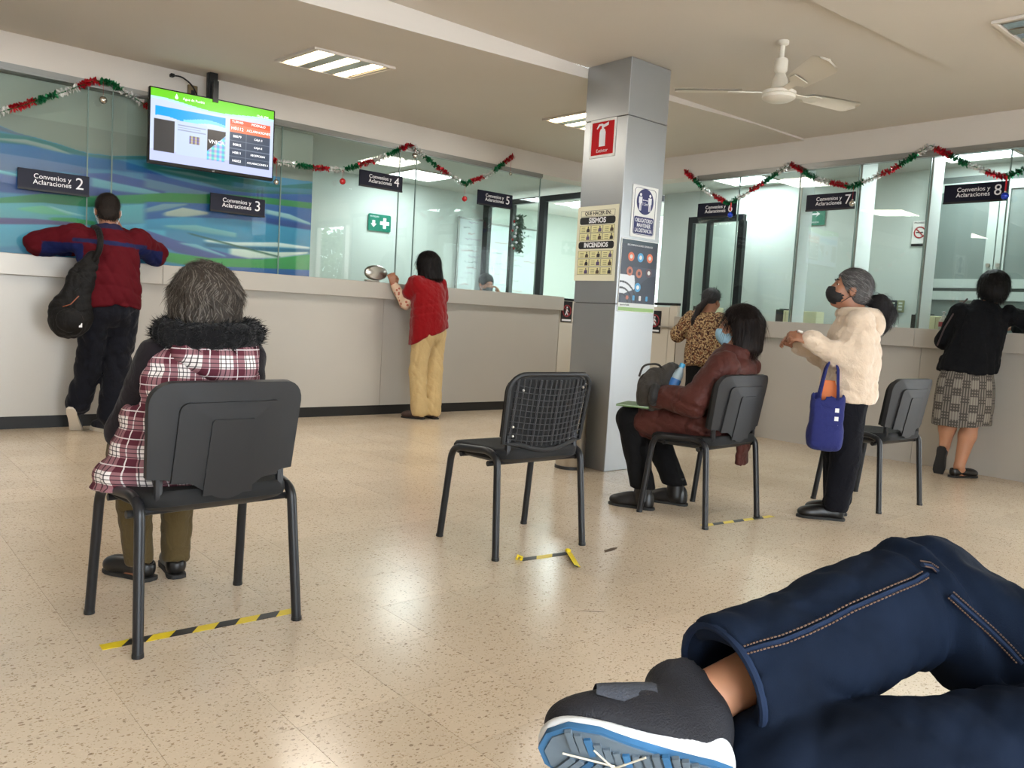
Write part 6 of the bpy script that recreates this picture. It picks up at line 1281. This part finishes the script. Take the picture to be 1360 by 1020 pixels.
# ---- 7: man leaning on the left counter with a sling backpack
def maroon_jacket_man():
    p = thing('person', 'standing person in maroon jacket and jeans leaning on the left counter', 'person', (1.60, 6.52, 0), 0)
    f = az(93); r = rightof(f); U = V3(0, 0, 1); B = basis(y=f, z=U)
    pel, neck = V3(.05, -.10, .90), V3(.045, .02, 1.475); hc = V3(.055, .065, 1.605); HB = basis(y=unit(az(80)+V3(0, 0, -.30)), z=U)
    shL, shR = V3(-.15, .035, 1.40), V3(.245, .02, 1.405); elL, elR = V3(-.365, .20, 1.34), V3(.435, .20, 1.335); wrL, wrR = V3(-.13, .26, 1.32), V3(.19, .21, 1.46)
    hips = [pel-r*.09, pel+r*.09]; kn = [V3(-.075, -.03, .48), V3(.10, -.07, .48)]; an = [V3(-.135, .05, .17), V3(.045, -.09, .09)]
    s = Sh(); torso_body(s, pel, neck, r, 1.1); head(s, hc, HB, 1.04, neck); arm(s, shL, elL, wrL, (.046, .04, .03)); hand(s, wrL, V3(.9, .1, .0), U, -1, 1.05, .35); arm(s, shR, elR, wrR, (.046, .04, .03)); hand(s, wrR, V3(-.45, .0, .75), V3(.3, -.7, .2), 1, 1.05, .4)
    for a, b, c in zip(hips, kn, an): leg(s, a, b, c, (.08, .052, .036))
    s.build('body', SKIN, p, .0075)
    JN = cloth('dark_jeans', (13, 15, 25), .85, .1, 5, .15, 200); s = Sh(); s.ell(pel+V3(0, 0, -.01), (.175, .14, .13), B, .04)
    for a, b, c in zip(hips, kn, an): s.cap(a, b, .105, .085, .03).cap(b, c+(b-c)*.1, .085, .078, .03)
    s.fold(.012, 8, 101, (1, 1, 1.3)); jn = s.build('jeans', JN, p, .009)
    def jk(v):
        c = np.zeros((len(v), 3)); c[:] = (82, 5, 18); X, Y, Z = v[:, 0], v[:, 1], v[:, 2]
        yo = (Z < 1.385-.03*(X-.05)) & (Z > 1.355-.03*(X-.05)) & (X > -.2) & (X < .30); c[yo] = (30, 36, 76)
        un = ((X > .24) & (X < .46) & (Z < 1.352)) | ((X < -.14) & (X > -.36) & (Z < 1.352)); c[un & (Z > 1.2)] = (18, 28, 76); c[(Z > 1.475) & (np.abs(X-.045) < .12)] = (36, 34, 62); return c
    Bt = basis(x=r, z=neck-pel); s = Sh(); s.loft(pel, Bt, [(-.0, .185, .15), (.05, .20, .165), (.2, .20, .16), (.38, .205, .155), (.48, .20, .135), (.55, .13, .10), (.605, .078, .075)], .03); s.cap(shL, elL, .096, .082, .04).cap(elL, wrL, .08, .05, .03).cap(shR, elR, .096, .082, .04).cap(elR, wrR, .08, .05, .03); s.fold(.012, 6, 111).fold(.005, 14, 112); s.clip(V3(0, 0, .888), V3(.05, 0, -1))
    s.build('jacket', attr_mat('jacket_cloth', .85, spec=.2, bump=.15, bscale=200), p, .0085, paint=jk)
    HM = hair_mat('short_dark_hair', (32, 25, 21), scale=(80, 80, 80)); s = Sh(); s.ell(hc+HB @ V3(0, -.016, .04)*1.04, (.083, .101, .09), HB, .02); s.ell(hc+HB @ V3(0, -.06, -.04)*1.04, (.07, .045, .05), HB, .03); s.ell(hc+HB @ V3(0, .125, -.03), (.09, .09, .11), HB, .008, 's')
    for q in (-1, 1): s.ell(hc+HB @ V3(q*.095, .0, -.045), (.03, .05, .055), HB, .008, 's')
    s.fold(.002, 50, 3); hair_build(s, HM, p, hc, 1800, .02, .0012, h=.006, out=.5); eyes(p, lambda a, b, c: hc+HB @ V3(a, b, c)*1.04, 1.04)
    P = lambda a, b, c: hc+HB @ V3(a, b, c)*1.04
    for q in (-1, 1): MB().tube([P(q*.05, .07, -.05), P(q*.078, .02, -.02), P(q*.086, -.02, .01), P(q*.086, -.028, -.03)], .002, 5).build('ear_loop', WTXT, p)
    mask(p, hc, HB, 1.04, mat('mask_white', (220, 224, 226), .8)); WS = mat('white_rubber', (214, 204, 188), .6); SN = cloth('dark_sneaker', (30, 32, 44))
    shoe(p, (.065, -.14, 0), (-.005, .135, 0), SN, WS, hh=.06, side=1, sole_t=.026)
    shoe(p, (-.19, -.02, .165), (-.105, .15, -.052), SN, WS, up=(.30, .78, .55), hh=.058, side=-1, sole_t=.024)
    # sling backpack, worn on the left
    b = thing('sling_backpack', 'black sling backpack hanging from the shoulder of the person in maroon', 'backpack', (1.60-.215, 6.52-.13, .685)); BN = cloth('black_nylon', (14, 12, 12), .6, .1, 8, .2, 120, .05); BB = basis(y=V3(-.25, -1, 0), z=V3(.30, .0, 1))
    s = Sh(); s.ell(V3(0, 0, .17), (.145, .09, .175), BB, .03).ell(V3(.055, -.01, .38), (.10, .06, .16), BB, .05).ell(V3(.11, -.02, .53), (.05, .04, .09), BB, .05).ell(V3(-.02, -.06, .12), (.09, .05, .09), BB, .03); s.fold(.010, 9, 7); s.build('body', BN, b, .008); s = Sh(); s.ell(V3(-.03, -.085, .13), (.085, .035, .085), BB, .02).fold(.005, 16, 3); s.build('front_pocket', BN, b, .008)
    MB().tube(fillet([(.11, -.03, .52), (.15, -.09, .62), (.165, -.06, .71), (.17, .05, .785), (.165, .15, .79)], .05), .022, 8).build('strap', BN, b, smooth=True)
    MB().tube([(-.07, -.065, .22), (-.03, -.10, .24), (.02, -.105, .30)], .0035, 6).build('zip', mat('zip_orange', (150, 80, 50), .5), b); MB().box((.03, -.118, .10), (.02, .006, .03)).build('badge', WTXT, b)
    MB().tube([(.0, -.075, .33), (.06, -.05, .38), (.11, -.0, .37)], .003, 6).build('zip', BLKMET, b)
maroon_jacket_man()

# ---- 8: teller behind the glass
def teller():
    p = thing('person', 'teller with dark hair behind the glass beneath sign five, only the head showing', 'person', (6.0, 7.62, 0), 0)
    f = az(262); r = rightof(f); U = V3(0, 0, 1); B = basis(y=f, z=U); pel, neck = V3(0, .05, .66), V3(0, 0, 1.235); hc = V3(-.0, -.02, 1.36); HB = basis(y=unit(f+V3(0, 0, -.25)), z=U)
    s = Sh(); torso_body(s, pel, neck, r); head(s, hc, HB, 1.0, neck); shL, shR = neck-r*.17+V3(0, 0, -.06), neck+r*.17+V3(0, 0, -.06); elL, elR = shL+V3(.03, -.05, -.28), shR+V3(-.03, -.05, -.28); wrL, wrR = V3(.20, -.20, 1.05), V3(.02, -.22, 1.02)
    wrL = V3(.12, -.14, 1.235); arm(s, shL, elL, wrL); hand(s, wrL, V3(-.2, .3, .8), V3(.5, -.6, .2), -1, 1., .5); arm(s, shR, elR, wrR); hand(s, wrR, V3(.2, -.6, 0), U, 1, 1., .3); s.build('body', mat('skin_pale', (206, 150, 124), .5, var=.05, vscale=14), p, .008)
    s = Sh(); s.loft(pel, basis(x=r, z=neck-pel), [(-.1, .17, .13), (.2, .16, .12), (.4, .17, .12), (.5, .1, .09)], .03); s.cap(shL, elL, .062, .054, .02).cap(elL, wrL, .05, .04, .02).cap(shR, elR, .062, .054, .02).cap(elR, wrR, .05, .04, .02); s.build('shirt', cloth('grey_shirt', (170, 176, 180)), p, .01)
    s = Sh(); s.ell(hc+HB @ V3(0, -.016, .04), (.085, .102, .09), HB, .02); s.ell(hc+HB @ V3(0, .12, -.035), (.085, .085, .105), HB, .01, 's'); s.fold(.003, 30, 3); s.build('hair', hair_mat('teller_hair', (30, 28, 28)), p, .007, 0); eyes(p, lambda a, b, c: hc+HB @ V3(a, b, c))
    mask(p, hc, HB, 1.0, mat('mask_grey', (92, 92, 96), .8))
    st = thing('stool', 'round teller stool behind the left counter', 'stool', (6.0, 7.67, 0)); MB().lathe([(0, .52), (.17, .52), (.18, .54), (.17, .565), (0, .57)], 24).build('seat', BLKCL, st, smooth=True); MB().lathe([(0, .03), (.03, .03), (.03, .52), (0, .52)], 12).build('post', STEEL, st)
    for k in range(5): MB().tube([(0, 0, .05), (.24*math.cos(k*1.2566), .24*math.sin(k*1.2566), .02)], .018, 8).build('foot', STEEL, st)
teller()

# ---- 9: neighbour with crossed legs in the right foreground
def crossed_legs():
    G = V3(1.42, .30, 0); p = thing('person', 'legs of a seated person in dark jeans and sneaker, ankle crossed on knee', 'person', tuple(G), 0); U = V3(0, 0, 1)
    f = unit(V3(-.76, .65, 0)); r = rightof(f); B = basis(y=f, z=U)
    knR = KN_R-G; anR = AN_R-G; knL = KN_L-G; hipR = HIP_R-G; hipL = HIP_L-G; anL = knL+V3(0, .0, -.42)+f*.05; pel = (hipR+hipL)/2+V3(0, 0, .03); neck = pel-f*.22+V3(0, 0, .48); hc = neck-f*.0+V3(0, 0, .14); HB = basis(y=f, z=U)
    shL, shR = neck-r*.18+V3(0, 0, -.06), neck+r*.18+V3(0, 0, -.06); elL, elR = shL-r*.05-f*.06+V3(0, 0, -.27), shR+r*.05-f*.06+V3(0, 0, -.27); wrL, wrR = elL+f*.06+r*.16+V3(0, 0, .06), elR+f*.06-r*.16+V3(0, 0, .05)
    fd = unit(TOE-HEEL); up = UPS
    s = Sh(); torso_body(s, pel, neck, r, 1.1); head(s, hc, HB, 1.04, neck)
    for a, b, c, sd in ((shL, elL, wrL, -1), (shR, elR, wrR, 1)): arm(s, a, b, c, (.045, .04, .03)); hand(s, c, -r*sd+V3(0, 0, -.2), f, sd, 1.05, .4)
    leg(s, hipR, knR, anR, (.08, .042, .030)); leg(s, hipL, knL, anL, (.08, .055, .036))
    s.cap(anR, HEEL-G+up*.04+fd*.045, .030, .022, .015).cap(HEEL-G+up*.04+fd*.045, TOE-G+up*.03-fd*.05, .020, .016, .015); s.build('body', SKIN2, p, .0065)
    DN = mat('indigo_denim', (14, 23, 38), .9, spec=.1, var=.5, vscale=5, bump=.12, bscale=500)
    s = Sh(); s.ell(pel, (.18, .15, .12), B, .05); cu = CUFF-G
    s.cap(hipR, knR, .097, .080, .02).cap(knR, knR*.5+cu*.5, .079, .080, .02).cap(knR*.5+cu*.5, cu, .080, .078, .01); s.cap(hipL, knL, .100, .082, .006).cap(knL, anL+V3(0, 0, .02), .080, .070, .01)
    sd = unit(cu-knR)
    s.box(cu+sd*.10, V3(.11, .11, .10), np.stack([unit(np.cross(sd, U)), np.cross(sd, unit(np.cross(sd, U))), sd], 1), .004, .004, 's'); s.cap(cu+sd*.05, cu-sd*.06, .061, .055, .006, 's'); s.cap(hipL, knL, .100, .082, .006).cap(knL, anL+V3(0, 0, .02), .080, .070, .01)
    # folds gathering behind the bent knee
    kk = knR
    def crease(X, Y, Z):
        q = np.sqrt((X-kk[0])**2+(Y-kk[1])**2+(Z-kk[2])**2); t = (X-kk[0])*sd[0]+(Y-kk[1])*sd[1]+(Z-kk[2])*sd[2]
        return .007*np.exp(-((t-.045)/.035)**2)*np.sin(t*150)*(q < .2)+.006*np.exp(-((t-.012)/.008)**2)*(q < .17)
    s.fn_disp(crease).fold(.010, 5, 121).fold(.004, 14, 122); jn = s.build('jeans', DN, p, .0065)
    # clip of the leg at the cuff: a turned hem ring, and the seam with its stitching
    q1 = unit(np.cross(sd, U)); q2 = np.cross(sd, q1); SE = mat('seam_thread', (92, 70, 56), .8); DN2 = mat('hem_denim', (24, 36, 58), .85, spec=.15, var=.2, vscale=30)
    MB().tube([cu+sd*.004+(q1*math.cos(a)*.075+q2*math.sin(a)*.075) for a in np.linspace(0, 2*math.pi, 33)[:-1]], .0055, 8, closed=True).build('hem', DN2, jn, smooth=True)
    # outer seams of shin and thigh lying on the cloth
    for pts, A0, A1 in ((SEAM1, knR, cu), (SEAM2, hipR, knR), (SEAM3, knR, cu)):
        q = [V3(*w)-G for w in pts]; MB().tube(q, .0030, 6).build('seam', DN2, jn, smooth=True); ad = unit(A1-A0)
        nr = [unit((w-A0)-ad*((w-A0) @ ad)) for w in q]; tg = [unit(q[min(i+1, len(q)-1)]-q[max(i-1, 0)]) for i in range(len(q))]
        for off in (-.0055, .0055):
            st = MB(); w = [a+np.cross(t_, n_)*off+n_*.0025 for a, t_, n_ in zip(q, tg, nr)]; fine = [w[i]+(w[i+1]-w[i])*k/6 for i in range(len(w)-1) for k in range(6)]
            for i in range(len(fine)-1): st.tube([fine[i], fine[i]+(fine[i+1]-fine[i])*.62], .0011, 4)
            st.build('stitching', SE, jn)
    # sweater and head (outside the picture)
    SW = cloth('grey_sweater', (92, 96, 104)); s = Sh(); s.loft(pel, basis(x=r, z=neck-pel), [(.02, .19, .14), (.2, .175, .13), (.4, .19, .13), (.5, .11, .09), (.53, .07, .07)], .03); s.cap(shL, elL, .07, .06, .03).cap(elL, wrL, .06, .045, .03).cap(shR, elR, .07, .06, .03).cap(elR, wrR, .06, .045, .03); s.fold(.005, 7, 3); s.build('sweater', SW, p, .01)
    s = Sh(); s.ell(hc+HB @ V3(0, -.016, .04), (.087, .104, .093), HB, .02); s.ell(hc+HB @ V3(0, .125, -.035), (.088, .088, .108), HB, .01, 's'); s.build('hair', MATS['short_dark_hair'], p, .008, 0); eyes(p, lambda a, b, c: hc+HB @ V3(a, b, c)*1.04, 1.04)
    # sneaker on the crossed foot
    H, Tt = HEEL-G, TOE-G; SBs = basis(y=fd, z=up); up = SBs[:, 2]; P = lambda x, y, z: H+SBs @ V3(x, y, z); Lf = np.linalg.norm(Tt-H); fy = Lf/.28
    UP = mat('navy_mesh', (9, 10, 20), .75, var=.1, vscale=40, bump=.35, bscale=420); s = Sh(); s.ell(P(0, .035*fy, .055), (.039, .052*fy, .085), SBs, .02).ell(P(0, .10*fy, .047), (.041, .09*fy, .064), SBs, .03).ell(P(0, .15*fy, .045), (.042, .09*fy, .052), SBs, .03).ell(P(.004, .22*fy, .035), (.045, .072*fy, .034), SBs, .03).cap(P(0, .04*fy, .08), P(0, .07*fy, .13), .043, .043, .02).cap(P(0, .058*fy, .118), P(0, .066*fy, .20), .035, .037, .006, 's').clip(P(0, .06*fy, .148), up+fd*.25); s.clip(P(0, 0, .02), -up); sh = s.build('sneaker', UP, p, .0045)
    M = Matrix(((SBs[0, 0], SBs[0, 1], SBs[0, 2], H[0]), (SBs[1, 0], SBs[1, 1], SBs[1, 2], H[1]), (SBs[2, 0], SBs[2, 1], SBs[2, 2], H[2]), (0, 0, 0, 1)))
    MW = mat('midsole_white', (206, 208, 210), .5, var=.05, vscale=12, bump=.2, bscale=60); s = Sh()
    n = 26; yy = np.linspace(-.012, .285, n)*fy
    s.loft(V3(0, 0, 0), np.eye(3), [(0, .01, .01), (.001, .01, .01)], .01) if False else None
    for y, rx, zt in ((.02, .043, .056), (.06, .044, .054), (.10, .042, .042), (.14, .042, .032), (.18, .046, .027), (.22, .047, .025), (.255, .040, .024)): s.ell(P(.002, y*fy, zt*.45), (rx*.97, .043*fy, zt*.75), SBs, .015)
    s.clip(P(0, 0, .004), -up); s.build('midsole', MW, sh, .005)
    poly = [(x*1.22+.002, (y*1.08-.006)*fy) for x, y in SOLE]; OUT = mat('outsole_blue', (44, 96, 138), .65, var=.3, vscale=14); OG = mat('outsole_grey', (84, 98, 110), .7, var=.15, vscale=30)
    sole = MB().prism(poly, .008, M @ T(0, 0, -.002), bev=.002).build('outsole', OUT, sh, smooth=True, ang=50)
    MB().prism([(x*1.1+.002, .006+y*fy*.99) for x, y in SOLE], .004, M @ T(0, 0, -.004)).build('tread_pad', OG, sole)
    random.seed(9)
    for k in range(15):
        y = (.03+.0155*k)*fy; w = .030+.008*math.sin(k*.55)
        for sx in (-1, 1): MB().box((0, 0, 0), (w*.9, .008, .005), M @ T(sx*w*.62, y, -.005) @ RZ(sx*.45)).build('tread_lug', OG if k % 4 else OUT, sole)
    for a, b in (((-.03, .13), (.028, .20)), ((.03, .13), (-.02, .21)), ((0, .17), (.0, .255))): MB().tube([P(a[0], a[1]*fy, -.0075), P(b[0], b[1]*fy, -.0075)], .0013, 5).build('flex_line', mat('sole_pale', (196, 190, 174), .6), sole)
    for k in range(3):
        y0 = (.118+.034*k)*fy; zt_ = lambda y: float(np.interp(y/fy, (.10, .12, .15, .17, .19, .21, .24), (.116, .113, .106, .100, .095, .088, .075)))+.003; MB().grid(lambda u, w, y0=y0: Vector(P(.0455*math.sin((u-.5)*3.2), y0+.025*w, .05+(zt_(y0+.025*w)-.05)*math.cos((u-.5)*3.2))), 12, 3).build('lace_band', mat('lace_grey', (62, 66, 76), .8, bump=.3, bscale=300), sh, smooth=True)
    MB().tube(fillet([P(.0, .17*fy, .09), P(.01, .175*fy, .118), P(.02, .20*fy, .115), P(.005, .215*fy, .07)], .02), .0035, 7).build('lace', mat('lace_dark', (40, 36, 48), .7), sh, smooth=True)
    s = Sh(); s.cap(anR+(cu-anR)*.25, H+SBs @ V3(0, .07*fy, .07), .0325, .030, .02); s.build('sock', cloth('grey_sock', (140, 138, 136)), p, .006)
    shoe(p, tuple(anL-f*.06-V3(0, 0, anL[2])), tuple(anL+f*.20-V3(0, 0, anL[2])), UP, MW, hh=.06, side=-1, sole_t=.025, name='sneaker')
    # his chair
    make_chair('black chair under the seated person with crossed legs, at the right edge', float(G[0]+pel[0]-.02), float(G[1]+pel[1]), math.radians(49))
# joints of the crossed legs in room coordinates (metres)
KN_R = V3(1.2542, .4974, .6506); KN_L = V3(.9099, .5081, .4776); HIP_R = V3(1.3904, .2583, .4924); HIP_L = V3(1.2223, .2448, .5057)
HEEL = V3(.8015, .5235, .4964); TOE = V3(.6586, .6687, .5277); UPS = unit(V3(.6006, .6575, .4549)); AN_R = V3(.8179, .6146, .5426); CUFF = V3(.8894, .5893, .5757)
SEAM1 = [(.8642, .5516, .635), (.8811, .5371, .6439), (.9107, .5249, .6493), (.9408, .5128, .6586), (.984, .5072, .6652), (1.0202, .4971, .6773), (1.0558, .4856, .6873), (1.0941, .4746, .6969), (1.1385, .47, .701), (1.163, .4643, .7091)]
SEAM2 = [(1.1766, .4378, .685), (1.1877, .4233, .6706), (1.1983, .4066, .655), (1.2137, .3917, .6379), (1.2221, .3744, .6211), (1.2207, .3563, .6073)]
SEAM3 = [(1.165, .4732, .719), (1.1839, .4696, .7149), (1.1861, .4598, .7087)]
crossed_legs()
